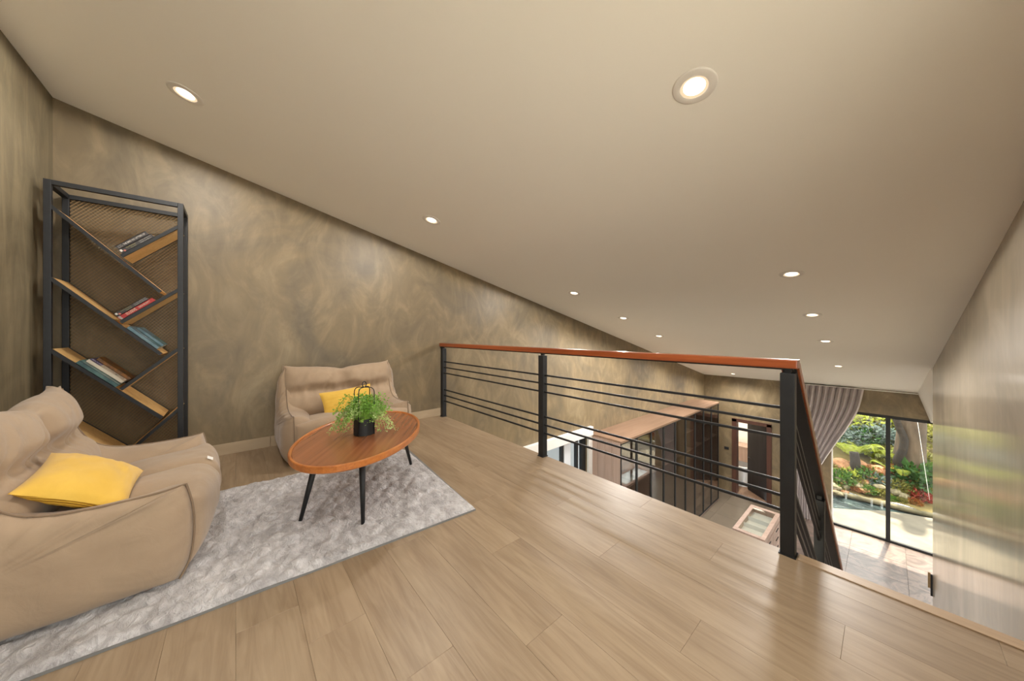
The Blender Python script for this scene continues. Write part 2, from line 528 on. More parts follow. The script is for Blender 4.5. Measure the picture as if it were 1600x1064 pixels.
wd.prism(quadz(WA, RY0, k0(ZL), zc), 'x', WD, WD + T).prism(quadz(RY0, RY1, k0(ZL), k0(RZ0)), 'x', WD, WD + T).prism(quadz(RY0, RY1, k0(RZ1), zc), 'x', WD, WD + T)
tag(wd.obj('wall_right', 'plaster_gloss'), 'shiny beige plaster wall at the right mirroring the garden', None, kind='structure')
XR = 2.6
wr = MB().prism(quadz(WD_END, WC + T, k0(ZL + 2.75), lambda y: zc(y) - 0.55), 'x', XR, XR + T)
wr.box((WD + T, WD_END - T, ZL), (XR + T, WD_END, zc(WD_END)))
tag(wr.obj('wall_alcove', 'white_paint'), 'white wall of the alcove behind the shiny wall', None, kind='structure')
ce = MB().prism([(WA - T, zc(WA - T)), (WC + T, zc(WC + T)), (WC + T, zc(WC + T) + 0.15), (WA - T, zc(WA - T) + 0.15)], 'x', WB - T, WD + T)
tag(ce.obj('ceiling', 'ceiling_paint'), 'white ceiling sloping down towards the far wall', None, kind='structure')
# steep white soffit beyond the end of the right wall, then a low ceiling
so = MB()
pr = [(WD - 0.02, 0.0), (0.60, -0.60), (XR + T, -0.60), (XR + T, 0.15), (WD + T, 0.15), (WD + T, 0.0)]
y0, y1 = WD_END - 0.001, WC + T
so.add([(p[0], y0, zc(y0) + p[1]) for p in pr] + [(p[0], y1, zc(y1) + p[1]) for p in pr],
       [tuple(range(6)), tuple(reversed(range(6, 12)))] + [(i, i + 6, (i+1) % 6 + 6, (i+1) % 6) for i in range(6)])
tag(so.obj('ceiling_alcove', 'ceiling_paint'), 'steep white soffit beside the window head', None, kind='structure')

# far wall with the door and window openings
DX0, DX1, DZ = -2.90, -2.14, -1.52
WX0, WX1, WZ = -0.90, 1.90, -0.80
wc = MB()
zt = zc(WC)
wc.box((WB - T, WC, WZ), (XR + T, WC + T, zt + 0.03))
wc.box((WB - T, WC, ZL), (DX0, WC + T, WZ))
wc.box((DX0, WC, DZ), (DX1, WC + T, WZ))
wc.box((DX1, WC, ZL), (WX0, WC + T, WZ))
wc.box((WX1, WC, ZL), (XR + T, WC + T, WZ))
tag(wc.obj('wall_far', 'plaster_warm'), 'beige plaster wall at the far end with the garden window', None, kind='structure')
# lower floor with stone tiles
lf = box('floor_lower', (WB - T, WA, ZL - 0.2), (XR + T, WC + 0.02, ZL - 0.015), 'shadow_gap')
tag(lf, 'lower floor of large stone tiles', None, kind='structure')
TS = 0.8; cache = {}
xs = WB
while xs < XR:
    ys = 2.36
    while ys < WC:
        w_, d_ = min(TS, XR - xs), min(TS, WC - ys)
        if d_ > 0.05 and w_ > 0.05 and not (xs > WD and ys + d_ < WD_END - 0.1):
            mt_ = 'lower_stone' if xs > -1.6 else 'lower_plain'
            key = (round(w_, 3), round(d_, 3), mt_)
            if key not in cache:
                cache[key] = MB().box((0.002, 0.002, -0.015), (w_ - 0.002, d_ - 0.002, 0)).mesh('tile', mt_)
            link('tile', cache[key], lf, (xs, ys, ZL))
        ys += TS
    xs += TS
fu = box('floor_under', (WB, WA, ZL - 0.015), (WD, 2.36, ZL), 'lower_plain')
tag(fu, 'plain dark floor under the mezzanine', None, kind='structure')
# tiled baseboards of the upper floor
bb = empty('baseboard_back', (WB, WA, 0), kind='structure', label='pale wood-look baseboard tiles along the back wall')
yy = WA
while yy < EDGE - 0.05:
    y2 = min(yy + 0.6, EDGE - 0.02)
    box('board', (0, yy - WA + 0.001, 0), (0.012, y2 - WA - 0.001, 0.095), 'base_tile', bb, bevel=0.001)
    yy = y2
bl = empty('baseboard_left', (WB, WA, 0), kind='structure', label='pale wood-look baseboard tiles along the left wall')
for k in range(7):
    box('board', (k*0.6 + 0.014, 0, 0), (min(k*0.6 + 0.598, WD - WB), 0.012, 0.095), 'base_tile', bl, bevel=0.001)

# ------------------------------------------------------------------ far window
win = empty('window_1', (WX0, WC, ZL), kind='structure', label='tall black-framed garden window in the far wall')
H = WZ - ZL; W = WX1 - WX0
box('head_frame', (0, 0.02, H - 0.07), (W, 0.09, H), 'black_matte', win, bevel=0.003)
box('sill_frame', (0, 0.02, 0.0), (W, 0.09, 0.05), 'black_matte', win, bevel=0.003)
for xm in (0.914, 1.83):
    box('mullion', (xm - 0.035, 0.015, 0.05), (xm + 0.035, 0.085, H - 0.07), 'black_matte', win, bevel=0.003)
box('jamb', (0, 0.03, 0.05), (0.025, 0.08, H - 0.07), 'white_paint', win, bevel=0.002)
box('jamb', (W - 0.03, 0.03, 0.05), (W, 0.08, H - 0.07), 'black_matte', win, bevel=0.002)
for a, b in ((0.026, 0.878), (0.95, 1.794), (1.866, W - 0.031)):
    box('pane', (a, 0.048, 0.05), (b, 0.056, H - 0.07), 'window_glass', win)

# unseen window added in the alcove side for more daylight
w4 = empty('added_window_4', (XR, WD_END, ZL), kind='structure', label='unseen black-framed window added on the right side of the alcove for daylight')
l4 = WC - WD_END
for a, b in ((0, 0.05), (l4/2 - 0.03, l4/2 + 0.03), (l4 - 0.05, l4)):
    box('mullion', (0.03, a, 0.05), (0.09, b, 2.70), 'black_matte', w4)
for a, b in ((0, 0.05), (2.70, 2.75)):
    box('frame_bar', (0.03, 0, a), (0.09, l4, b), 'black_matte', w4)
for a, b in ((0.05, l4/2 - 0.03), (l4/2 + 0.03, l4 - 0.05)):
    box('pane', (0.056, a, 0.05), (0.064, b, 2.70), 'window_glass', w4)

# side window in the back wall, lower level
w2 = empty('window_2', (WB, W2A, ZL), kind='structure', label='white and black framed window low in the back wall')
HH = W2T - ZL; LL = W2B - W2A
box('header', (0, -0.30, HH), (0.07, LL + 0.11, HH + 0.165), 'white_paint', w2, bevel=0.004)
box('jamb', (0, LL, 0), (0.05, LL + 0.11, HH), 'white_paint', w2, bevel=0.004)
for a, b, m in ((0.0, 0.06, 'black_matte'), (0.46, 0.50, 'black_matte'), (1.16, 1.20, 'black_matte'), (1.22, 1.40, 'cool_white'), (1.58, 1.62, 'black_matte'), (1.74, 1.85, 'black_matte')):
    box('post', (-0.10, a, 0), (-0.03, b, HH), m, w2, bevel=0.003)
for a, b in ((0.06, 0.46), (0.50, 1.16), (1.40, 1.58), (1.62, 1.74)):
    box('pane', (-0.072, a, 0), (-0.064, b, HH), 'blue_glass', w2)
ow = box('wall_neighbour', (WB - 1.7, W2A - 2.5, ZL), (WB - 1.6, W2B + 2.5, 0.4), 'cool_white')
tag(ow, 'pale wall outside the side window', None, kind='structure')
og = box('ground_side', (WB - 1.6, W2A - 2.5, ZL - 0.1), (WB - T, W2B + 2.5, ZL), 'terrace_stone')
tag(og, 'pale paving outside the side window', None, kind='structure')

# added window in the right wall, lighting the room from beside the camera
w3 = empty('added_window_3', (WD, RY0, RZ0), kind='structure', label='black-framed window added in the right wall beside the viewer for daylight')
ww, hh_ = RY1 - RY0, RZ1 - RZ0
for lo, hi in (((0.05, 0, 0), (0.11, ww, 0.05)), ((0.05, 0, hh_ - 0.05), (0.11, ww, hh_)), ((0.05, 0, 0.05), (0.11, 0.05, hh_ - 0.05)), ((0.05, ww - 0.05, 0.05), (0.11, ww, hh_ - 0.05)), ((0.05, ww/2 - 0.03, 0.05), (0.11, ww/2 + 0.03, hh_ - 0.05))):
    box('frame_bar', lo, hi, 'black_matte', w3)
for a, b in ((0.05, ww/2 - 0.03), (ww/2 + 0.03, ww - 0.05)):
    box('pane', (0.076, a, 0.05), (0.084, b, hh_ - 0.05), 'window_glass', w3)
tag(box('ground_bounce_court', (WD + T, WA - T, ZL - 0.3), (14, 6.0, ZL), 'bounce_stone'), 'pale ground added outside the right window to bounce sunlight in', None, kind='structure')  # added ground out of view, bounces sun up through the right window
w5 = empty('added_window_5', (LX0, WA - T, LZ0), kind='structure', label='tall black-framed glazing added under the mezzanine to light the lower room')  # unseen glazing added to light the lower hall and far wall
w5w, w5h = LX1 - LX0, LZ1 - LZ0
for k in range(5):
    xk = k*(w5w - 0.06)/4
    box('mullion', (xk, 0.03, 0.05), (xk + 0.06, 0.09, w5h - 0.05), 'black_matte', w5)
    if k < 4: box('pane', (xk + 0.06, 0.056, 0.05), (xk + (w5w - 0.06)/4, 0.064, w5h - 0.05), 'window_glass', w5)
for a, b in ((0, 0.05), (w5h - 0.05, w5h)):
    box('frame_bar', (0, 0.03, a), (w5w, 0.09, b), 'black_matte', w5)
gr = box('ground_bounce_yard', (-16, -26, ZL - 0.3), (14, WA - T, ZL), 'bounce_stone')  # unseen ground added behind the house as a sunlight bounce
tag(gr, 'pale ground added outside the lower glazing to bounce sunlight in', None, kind='structure')

# ------------------------------------------------------------------ door and room behind it
dr = empty('door_1', (DX0, WC, ZL), kind='structure', label='brown framed doorway with a dark leaf standing ajar')
DW = DX1 - DX0; DH = DZ - ZL
box('frame_post', (-0.09, -0.03, 0), (0.03, T + 0.02, DH + 0.06), 'door_brown', dr, bevel=0.004)
box('frame_post', (DW - 0.03, -0.03, 0), (DW + 0.08, T + 0.02, DH + 0.06), 'door_brown', dr, bevel=0.004)
box('frame_head', (-0.09, -0.03, DH - 0.02), (DW + 0.08, T + 0.02, DH + 0.075), 'door_brown', dr, bevel=0.004)
lfm = MB().box((-0.72, -0.02, 0.01), (0, 0.02, DH - 0.03)).obj('leaf', 'door_dark', dr, bevel=0.003)
lfm.location = (DW - 0.04, T - 0.02, 0); lfm.rotation_euler = (0, 0, -R(40))
MB().tube([(-0.66, -0.02, 1.0), (-0.66, -0.06, 1.0), (-0.55, -0.06, 1.0)], 0.01).obj('handle', 'black_steel', lfm, smooth=True)
rm = MB()
rx0, rx1, ry1 = WB, -1.75, 13.6
rm.box((rx0 - T, WC + T, ZL), (rx0, ry1 + T, -1.0)); rm.box((rx0, ry1, ZL), (rx1, ry1 + T, -1.0)); rm.box((rx1, WC + T, ZL), (rx1 + T, ry1 + T, -1.0))
rm.box((rx0 - T, WC + T, -1.0), (rx1 + T, ry1 + T, -0.9))
tag(rm.obj('wall_bathroom', 'white_paint'), 'pale walls of the bathroom behind the doorway', None, kind='structure')
tag(box('floor_bathroom', (rx0, WC + T, ZL - 0.1), (rx1, ry1, ZL), 'closet_top'), 'brown bathroom floor', None, kind='structure')
tb = empty('bathtub', (-3.05, 12.55, ZL), 0, 'white bathtub seen low through the open doorway', 'bathtub')
MB().grid(lambda u, v: ((0.40 * (0.86 + 0.14*math.sin(v*math.pi/2)) * math.copysign(abs(math.cos(2*math.pi*u))**0.6, math.cos(2*math.pi*u))),
          0.75 * math.copysign(abs(math.sin(2*math.pi*u))**0.6, math.sin(2*math.pi*u)), 0.58*v), 32, 6, cu=True).obj('shell', 'cool_white', tb, smooth=True)
MB().tube([(0.40*math.copysign(abs(math.cos(2*math.pi*k/32))**0.6, math.cos(2*math.pi*k/32)), 0.75*math.copysign(abs(math.sin(2*math.pi*k/32))**0.6, math.sin(2*math.pi*k/32)), 0.58) for k in range(32)], 0.03, 8, True).obj('rim', 'cool_white', tb, smooth=True)
vn = empty('vanity_counter', (-2.95, 13.33, ZL), 0, 'wooden vanity counter beyond the bathtub', 'counter')
box('counter', (-0.7, -0.25, 0.80), (0.9, 0.25, 0.86), 'closet_taupe', vn, bevel=0.004)
box('cabinet', (-0.7, -0.23, 0.35), (0.9, 0.25, 0.80), 'closet_taupe', vn, bevel=0.004)
ba = MB().lathe([(0.08, 0), (0.15, 0.03), (0.21, 0.10), (0.23, 0.17), (0.215, 0.17), (0.19, 0.10), (0.12, 0.04)], 28).obj('washbasin', 'cool_white', smooth=True)
ba.location = (-2.82, 13.28, ZL + 0.86)
tag(ba, 'round white washbasin on the vanity counter through the doorway', 'washbasin')
bl_ = bpy.data.lights.new('bathroom_light', 'POINT'); bl_.energy = 60; bl_.color = (1, 0.9, 0.75); bl_.shadow_soft_size = 0.1
lo_ = link('bathroom_light', bl_, None, (-2.7, 12.5, -1.2))
sw = empty('wall_switch', (-3.13, WC, -2.38), 0, 'small dark switch plate on the far wall beside the doorway', 'switch')
box('plate', (-0.06, -0.012, -0.04), (0.06, 0, 0.04), 'black_matte', sw, bevel=0.003)
for dx in (-0.028, 0.028):
    box('rocker', (dx - 0.02, -0.017, -0.028), (dx + 0.02, -0.011, 0.028), 'black_steel', sw, bevel=0.002)

# ------------------------------------------------------------------ downlights
ring_me = MB().grid(lambda u, v: (lambda p: (p[0]*math.cos(2*math.pi*u), p[0]*math.sin(2*math.pi*u), p[1]))(
    [(0.084, 0.0), (0.0835, -0.003), (0.079, -0.005), (0.056, -0.0065), (0.053, -0.0055), (0.051, -0.001)][round(v*5)]), 40, 6, cu=True).mesh('ring', 'white_paint', smooth=True)
bev_me = MB().grid(lambda u, v: (lambda p: (p[0]*math.cos(2*math.pi*u), p[0]*math.sin(2*math.pi*u), p[1]))([(0.0525, -0.0060), (0.041, -0.0005)][round(v)]), 40, 2, cu=True).mesh('reflector', 'lamp_glow_soft', smooth=True)
lens_me = MB().lathe([(0.042, 0.0), (0.042, 0.002)], 32).mesh('lens', 'lamp_glow')
simple('lamp_ring', (0.80, 0.78, 0.76, 1), None, 0.5)
ring_me.materials[0] = MAT['lamp_ring']
lamp_ld = bpy.data.lights.new('downlight_beam', 'SPOT')
lamp_ld.energy = LAMP_W; lamp_ld.color = LAMP_COL
lamp_ld.spot_size = R(180); lamp_ld.spot_blend = 0.08; lamp_ld.shadow_soft_size = 0.06
hall_ld = lamp_ld.copy(); hall_ld.energy = LAMP_W_HALL; hall_ld.spot_size = R(166); hall_ld.spot_blend = 0.62
LAMPS = [
 (-2.765, -0.23, 'lit recessed downlight in the ceiling nearest the bookcase'),
 (-2.775, 1.39, 'lit recessed downlight above the coffee table and far sofa'),
 (-2.785, 3.51, 'lit recessed downlight just beyond the second railing post'),
 (-2.785, 4.77, 'small downlight above the wardrobe, third beyond the sofas'),
 (-2.780, 6.01, 'small downlight just above the wooden handrail near its middle'),
 (-2.785, 10.48, 'tiny downlight seen below the handrail near the doorway wall'),
 (-2.785, 8.27, 'small downlight hidden behind the wooden handrail above the wardrobe'),
 (-0.53, 1.469, 'largest lit downlight, high at the upper right of the ceiling'),
 (-0.54, 3.661, 'lit downlight above the right end of the wooden handrail'),
 (-0.55, 4.939, 'lit downlight in the right row, third from the camera'),
 (-0.56, 6.26, 'small downlight in the right row, fourth from the camera'),
 (-0.573, 8.272, 'small downlight just above the top of the grey curtain'),
 (-0.53, -0.30, 'downlight above the camera in the right row'),
]
for x, y, lab in LAMPS:
    d = empty('downlight', (x, y, zc(y)), 0, lab, 'downlight', 'recessed ceiling downlights')
    d.rotation_euler = (-SL, 0, 0)
    link('ring', ring_me, d); link('reflector', bev_me, d); link('lens', lens_me, d, (0, 0, -0.0022))
    link('beam', hall_ld if y > 4.5 else lamp_ld, d, (0, 0, -0.03))

# ------------------------------------------------------------------ balustrade
HR0, HR1 = 0.885, 0.927      # handrail bottom, top
PX = (-3.664, -1.925, -0.307)
RODS = (0.693, 0.622, 0.551, 0.340, 0.270, 0.200)
bal = empty('balustrade', (-1.99, 2.0, 0), 0, 'black steel balustrade with six rods and red-brown handrail along the floor edge', 'railing')
def P(x, z, y=0.0): return (x + 1.99, y, z)
for x in PX:
    p = box('post', (x + 1.99 - 0.027, -0.027, 0), (x + 1.99 + 0.027, 0.027, 0.862), 'black_steel', bal, bevel=0.003)
    box('neck', (x + 1.99 - 0.012, -0.012, 0.86), (x + 1.99 + 0.012, 0.012, HR0), 'black_steel', p)
    box('foot_plate', (x + 1.99 - 0.032, -0.032, 0.0), (x + 1.99 + 0.032, 0.032, 0.006), 'black_steel', p)
for a, b in ((PX[0], PX[1]), (PX[1], PX[2])):
    for z in RODS:
        MB().bar(P(a + 0.026, z), P(b - 0.026, z), 0.014, 0.014).obj('rod', 'black_steel', bal, bevel=0.003)
MB().bar(P(-3.70, HR0 - 0.004), P(PX[2] + 0.02, HR0 - 0.004), 0.04, 0.008).obj('rail_strip', 'black_steel', bal)
MB().bar(P(-3.71, (HR0 + HR1)/2), P(PX[2] + 0.038, (HR0 + HR1)/2), 0.07, HR1 - HR0).obj('handrail', 'handrail_wood', bal, bevel=0.005)
MB().bar(P(-3.725, HR0 - 0.015), P(-3.68, HR0 - 0.015), 0.03, 0.02).obj('wall_bracket', 'black_steel', bal)

# stair balustrade
SS = 0.906
sb = empty('stair_balustrade', (-0.307, 2.04, 0), 0, 'black steel stair balustrade sloping down with a red-brown handrail', 'railing')
YB = 3.95
th = math.atan(SS)
def SP(y, z): return (0, y, z - SS * y)
upv = (0, math.sin(th), math.cos(th))
hm = (HR0 + HR1)/2
MB().bar(SP(0.012, hm), SP(YB, hm), 0.07, 0.042, upv).obj('handrail', 'handrail_wood', sb, bevel=0.005)
MB().bar(SP(-0.02, hm - 0.038), SP(YB, hm - 0.038), 0.052, 0.012, upv).obj('rail_strip', 'black_steel', sb)
for yp in (1.05, 2.5, 3.9):
    p = MB().box((-0.027, yp - 0.027, -SS*yp - 0.06), (0.027, yp + 0.027, 0.845 - SS*yp)).obj('post', 'black_steel', sb, bevel=0.003)
    MB().box((-0.012, yp - 0.012, 0.84 - SS*yp), (0.012, yp + 0.012, 0.875 - SS*yp)).obj('neck', 'black_steel', p)
for z in RODS:
    for a, b in ((-0.012, 1.024), (1.076, 2.474), (2.526, 3.874)):
        MB().bar(SP(a, z), SP(b, z), 0.014, 0.014, upv).obj('rod', 'black_steel', sb)

# staircase
st = empty('staircase', (0.07, EDGE, 0), 0, 'steep steel and wood staircase going down beside the shiny wall', 'staircase')
NR = 19; rise = 3.66 / NR; go = rise / SS
for xx in (-0.40, 0.352):
    MB().prism([(0.0, -0.02), (0.0, -0.30), (go*(NR-1), -3.66), (go*(NR-1), -3.40)], 'x', xx, xx + 0.012).obj('stringer', 'black_steel', st)
tread_me = MB().box((-0.388, 0, -0.04), (0.352, go + 0.02, 0)).mesh('tread', 'stair_wood', bevel=0.004)
for k in range(1, NR):
    link('tread', tread_me, st, (0, (k-1)*go + 0.001, -k*rise))

# ------------------------------------------------------------------ bookcase
BX1, BX0 = -3.40, -3.715
BY0, BY1 = -0.905, -0.295
bcx, bcy = (BX0 + BX1)/2, (BY0 + BY1)/2
bk = empty('bookcase', (0, bcy, 0), 0, 'tall black steel bookcase with slanted pine shelves and mesh back', 'bookcase')
bk.location = (bcx, bcy, 0)
hx = (BX1 - BX0)/2; hy = (BY1 - BY0)/2; PT = 0.03; HT = 2.012
for sx in (-1, 1):
    for sy in (-1, 1):
        x = sx*(hx - PT/2); y = sy*(hy - PT/2)
        box('post', (x - PT/2, y - PT/2, 0), (x + PT/2, y + PT/2, HT), 'black_steel', bk, bevel=0.002)
for sx in (-1, 1):
    x = sx*(hx - PT/2)
    for z in (HT - PT, 0.06):
        box('crossbar', (x - PT/2, -hy + PT, z), (x + PT/2, hy - PT, z + PT), 'black_steel', bk, bevel=0.002)
for sy in (-1, 1):
    y = sy*(hy - PT/2)
    for z in (HT - PT, 0.06):
        box('side_bar', (-hx + PT, y - PT/2, z), (hx - PT, y + PT/2, z + PT), 'black_steel', bk, bevel=0.002)
def Q(y): return y - bcy
AL = [((-0.875, 1.858), (-0.403, 1.356)), ((-0.875, 1.405), (-0.400, 0.905)), ((-0.875, 0.955), (-0.397, 0.448)), ((-0.875, 0.503), (-0.50, 0.10))]
AR = [((-0.599, 1.585), (-0.325, 1.848)), ((-0.602, 1.132), (-0.325, 1.382)), ((-0.602, 0.675), (-0.325, 0.945)), ((-0.590, 0.215), (-0.325, 0.500))]
def shelf(p0, p1, up_sign=1):
    a = Vector((0, Q(p0[0]), p0[1])); b = Vector((0, Q(p1[0]), p1[1]))
    d = (b - a).normalized(); n = Vector((0, -d.z, d.y))
    if n.z < 0: n = -n
    off = -n * 0.010
    xf = hx - 0.001
    board = MB().bar(a + off + Vector((xf - 0.016, 0, 0)) - Vector(((xf - 0.016) - (-hx + 0.035), 0, 0))*0.5, b + off + Vector((xf - 0.016, 0, 0)) - Vector(((xf - 0.016) - (-hx + 0.035), 0, 0))*0.5,
            (xf - 0.016) + hx - 0.035, 0.016, tuple(n)).obj('shelf_board', 'shelf_pine', bk, bevel=0.001)
    MB().bar(a + off + Vector((xf - 0.008, 0, 0)), b + off + Vector((xf - 0.008, 0, 0)), 0.016, 0.020, tuple(n)).obj('edge_strip', 'black_steel', board)
    MB().bar(a + off + Vector((-hx + 0.027, 0, 0)), b + off + Vector((-hx + 0.027, 0, 0)), 0.014, 0.020, tuple(n)).obj('edge_strip', 'black_steel', board)
for s in AL + AR: shelf(*s)
# expanded-metal back: staggered rows of zigzag strands
mm = MB()
rows = 150; cols = 26
z0m, z1m = 0.09, HT - 0.03; y0m, y1m = -hy + PT, hy - PT
dz = (z1m - z0m)/rows; dy = (y1m - y0m)/cols
xm = -hx + 0.012
for r in range(rows):
    zz = z0m + (r + 0.5)*dz
    pts = []
    for c in range(cols*2 + 1):
        yy = y0m + c*dy/2
        up = ((c // 1) % 2) * 1.0
        if r % 2: up = 1 - up
        pts.append((yy, zz + (up - 0.5)*dz*0.92))
    o = len(mm.v); tt = 0.0023
    for yy, z in pts:
        mm.v += [(xm, yy, z - tt), (xm + 0.0025, yy, z + tt)]
    for i in range(len(pts) - 1):
        a = o + 2*i
        mm.f.append((a, a + 2, a + 3, a + 1))
mo = mm.obj('mesh_panel', 'mesh_steel', bk, fix=False)
mo['kind'] = 'stuff'

# ------------------------------------------------------------------ books
simple('book_black', rgb(52, 48, 48), rgb(60, 56, 56), 0.5)
simple('book_red', rgb(150, 34, 34), rgb(172, 46, 42), 0.5)
simple('book_teal', rgb(34, 62, 70), rgb(96, 128, 122), 0.4, scale=12)
simple('book_sky', rgb(70, 100, 112), rgb(116, 142, 150), 0.4, scale=14)
simple('book_cream', rgb(196, 184, 164), rgb(206, 194, 172), 0.5)
simple('book_navy', rgb(40, 42, 92), rgb(62, 62, 120), 0.4, scale=14)
simple('book_autumn', rgb(58, 48, 30), rgb(170, 110, 40), 0.4, scale=30)
simple('paper', rgb(210, 202, 184), rgb(222, 214, 196), 0.8, scale=60, stretch=(1, 1, 8))
simple('ink_white', rgb(206, 200, 190), None, 0.6)
simple('ink_grey', rgb(150, 146, 140), None, 0.6)
simple('ink_olive', rgb(140, 132, 84), None, 0.6)
simple('ink_pink', rgb(196, 116, 102), None, 0.6)
simple('ink_dark', rgb(92, 84, 78), None, 0.6)
simple('ink_blue', rgb(96, 96, 150), None, 0.6)
def text(body, size, parent, mat, M, align='LEFT', sx=1.0):
    cu = bpy.data.curves.new('lettering', 'FONT')
    cu.body = body; cu.size = size; cu.align_x = align; cu.align_y = 'CENTER'; cu.extrude = 0.0002; cu.resolution_u = 2
    cu.materials.append(MAT[mat])
    tmp = link('lettering', cu)
    bpy.context.view_layer.update()
    me = bpy.data.meshes.new_from_object(tmp.evaluated_get(bpy.context.evaluated_depsgraph_get()))
    bpy.data.objects.remove(tmp)
    o = link('lettering', me, parent)
    o.matrix_local = M @ Matrix.Diagonal((sx, 1, 1, 1))
    return o
def book(name, label, corner, ang, L, th, D, mat, group):
    """a book lying on a slanted shelf: corner = lower front corner in the (y,z) plane, L along the slope, th thick, D deep; local x along slope, y up from it, z to the room"""
    e = empty(name, (corner[2], corner[0], corner[1]), 0, label, 'book', group)
    d = Vector((0, math.cos(ang), math.sin(ang))); n = Vector((0, -math.sin(ang), math.cos(ang)))
    e.matrix_world = Matrix(((0, 0, 1, corner[2]), (d.y, n.y, 0, corner[0]), (d.z, n.z, 0, corner[1]), (0, 0, 0, 1)))
    c = MB().box((0, 0, -D), (L, 0.0018, 0)).box((0, th - 0.0018, -D), (L, th, 0)).box((0, 0, -0.002), (L, th, 0.0))
    c.obj('cover', mat, e)
    box('pages', (0.003, 0.0018, -D + 0.004), (L - 0.003, th - 0.0018, -0.003), 'paper', e)
    return e
SPI = Matrix(((1, 0, 0, 0), (0, 1, 0, 0), (0, 0, 1, 0.0006), (0, 0, 0, 1)))
def at(x, y, z=0.0006): return Matrix.Translation((x, y, z))
def slant(s):
    (ya, za), (yb, zb) = s
    return math.atan2(zb - za, yb - ya)
GB = 'books on the slanted shelves'
s = AR[0]; a = slant(s); xf = BX1 - 0.004
d = (math.cos(a), math.sin(a)); n = (-math.sin(a), math.cos(a))
def on(s, t, h): return (s[0][0] + d[0]*t + n[0]*h, s[0][1] + d[1]*t + n[1]*h, xf)
b = book('book', 'dark grey book with white spine lettering, lower of the top shelf pair', on(s, 0.016, 0.001), a, 0.205, 0.026, 0.14, 'book_black', GB)
box('emblem', (0.004, 0.010, 0), (0.016, 0.024, 0.0008), 'ink_white', b); MB().lathe([(0.006, 0), (0.006, 0.001)], 16, (0.024, 0.008, 0)).obj('emblem', 'ink_pink', b)
text('The Resident', 0.011, b, 'ink_olive', at(0.040, 0.018)); text('Ryan Hill', 0.009, b, 'ink_olive', at(0.062, 0.007))
text('DAVID JACKSON', 0.010, b, 'ink_grey', at(0.120, 0.018)); text('REBECCA BRADY', 0.010, b, 'ink_grey', at(0.120, 0.007))
b = book('book', 'black book with a long white spine title, uppermost on the top shelf', on(s, 0.022, 0.028), a, 0.190, 0.028, 0.14, 'book_black', GB)
text('JAMES\nBLACK', 0.009, b, 'ink_grey', at(0.008, 0.014)); text('THE BIRD NO LETTERS OF', 0.0145, b, 'ink_white', at(0.040, 0.014), sx=0.80)
s = AR[1]; a = slant(s); d = (math.cos(a), math.sin(a)); n = (-math.sin(a), math.cos(a))
b = book('book', 'red paperback with a cream title on the middle shelf', on(s, 0.012, 0.001), a, 0.215, 0.027, 0.14, 'book_red', GB)
box('band', (0.004, 0.001, 0), (0.016, 0.026, 0.0006), 'ink_grey', b)
text('ELUSIVE', 0.024, b, 'book_cream', at(0.045, 0.014), sx=0.72); text('SARA ROSETT', 0.016, b, 'book_cream', at(0.120, 0.014), sx=0.72)
b = book('book', 'dark grey book resting on the red paperback', on(s, 0.016, 0.029), a, 0.190, 0.024, 0.14, 'book_black', GB)
box('emblem', (0.003, 0.010, 0), (0.014, 0.022, 0.0008), 'ink_white', b); MB().lathe([(0.006, 0), (0.006, 0.001)], 16, (0.021, 0.007, 0)).obj('emblem', 'ink_pink', b)
text('The Resident 2', 0.010, b, 'ink_olive', at(0.034, 0.017)); text('Ryan Hill', 0.009, b, 'ink_olive', at(0.060, 0.007))
text('DAVID JACKSON', 0.010, b, 'ink_grey', at(0.112, 0.017)); text('REBECCA BRADY', 0.010, b, 'ink_grey', at(0.112, 0.007))
# two books lying face up, sliding against the shelf below
def cover_at(x, z, y, size): # text lying on the top cover: x along slope, reading towards +x, up towards the back
    return Matrix(((1, 0, 0, x), (0, 0, 1, y), (0, -1, 0, z), (0, 0, 0, 1)))
s = AL[1]; a = slant(s); d = (math.cos(a), math.sin(a)); n = (-math.sin(a), math.cos(a))
LEN = math.hypot(s[1][0]-s[0][0], s[1][1]-s[0][1])
def lying(label, t0, h, back, L, th, D, mat):
    return book('book', label, (s[0][0] + d[0]*t0 + n[0]*h, s[0][1] + d[1]*t0 + n[1]*h, xf - back), a, L, th, D, mat, GB)
b = lying('hazy blue paperback lying face up at the end of the middle shelf', LEN - 0.250, 0.001, 0.006, 0.205, 0.020, 0.25, 'book_sky')
box('picture_band', (0.13, 0.0201, -0.245), (0.204, 0.0206, -0.003), 'book_teal', b)
text('Blue', 0.024, b, 'ink_white', cover_at(0.02, -0.05, 0.0210, 1)); text('river', 0.018, b, 'ink_white', cover_at(0.075, -0.035, 0.0210, 1))
b2 = lying('pale blue booklet set back on top of the hazy blue paperback', LEN - 0.225, 0.0225, 0.085, 0.180, 0.018, 0.17, 'book_sky')
box('picture_band', (0.09, 0.0181, -0.165), (0.179, 0.0186, -0.002), 'book_teal', b2)
s = AL[2]; a = slant(s); d = (math.cos(a), math.sin(a)); n = (-math.sin(a), math.cos(a))
LEN = math.hypot(s[1][0]-s[0][0], s[1][1]-s[0][1])
b = lying('misty teal book lying face up on the lower shelf, front one', LEN - 0.565, 0.001, 0.004, 0.240, 0.022, 0.255, 'book_teal')
text('MIST', 0.020, b, 'ink_grey', cover_at(0.020, -0.045, 0.0226, 1)); text('THE RAVEN', 0.018, b, 'ink_grey', cover_at(0.120, -0.02, 0.0226, 1))
b = lying('cream and navy book lying between the teal and autumn books', LEN - 0.550, 0.0245, 0.060, 0.222, 0.022, 0.20, 'book_cream')
box('corner_band', (0.001, 0.0221, -0.195), (0.066, 0.0226, -0.002), 'book_navy', b)
text('BLUE', 0.032, b, 'ink_white', cover_at(0.006, -0.035, 0.0230, 1), sx=0.8)
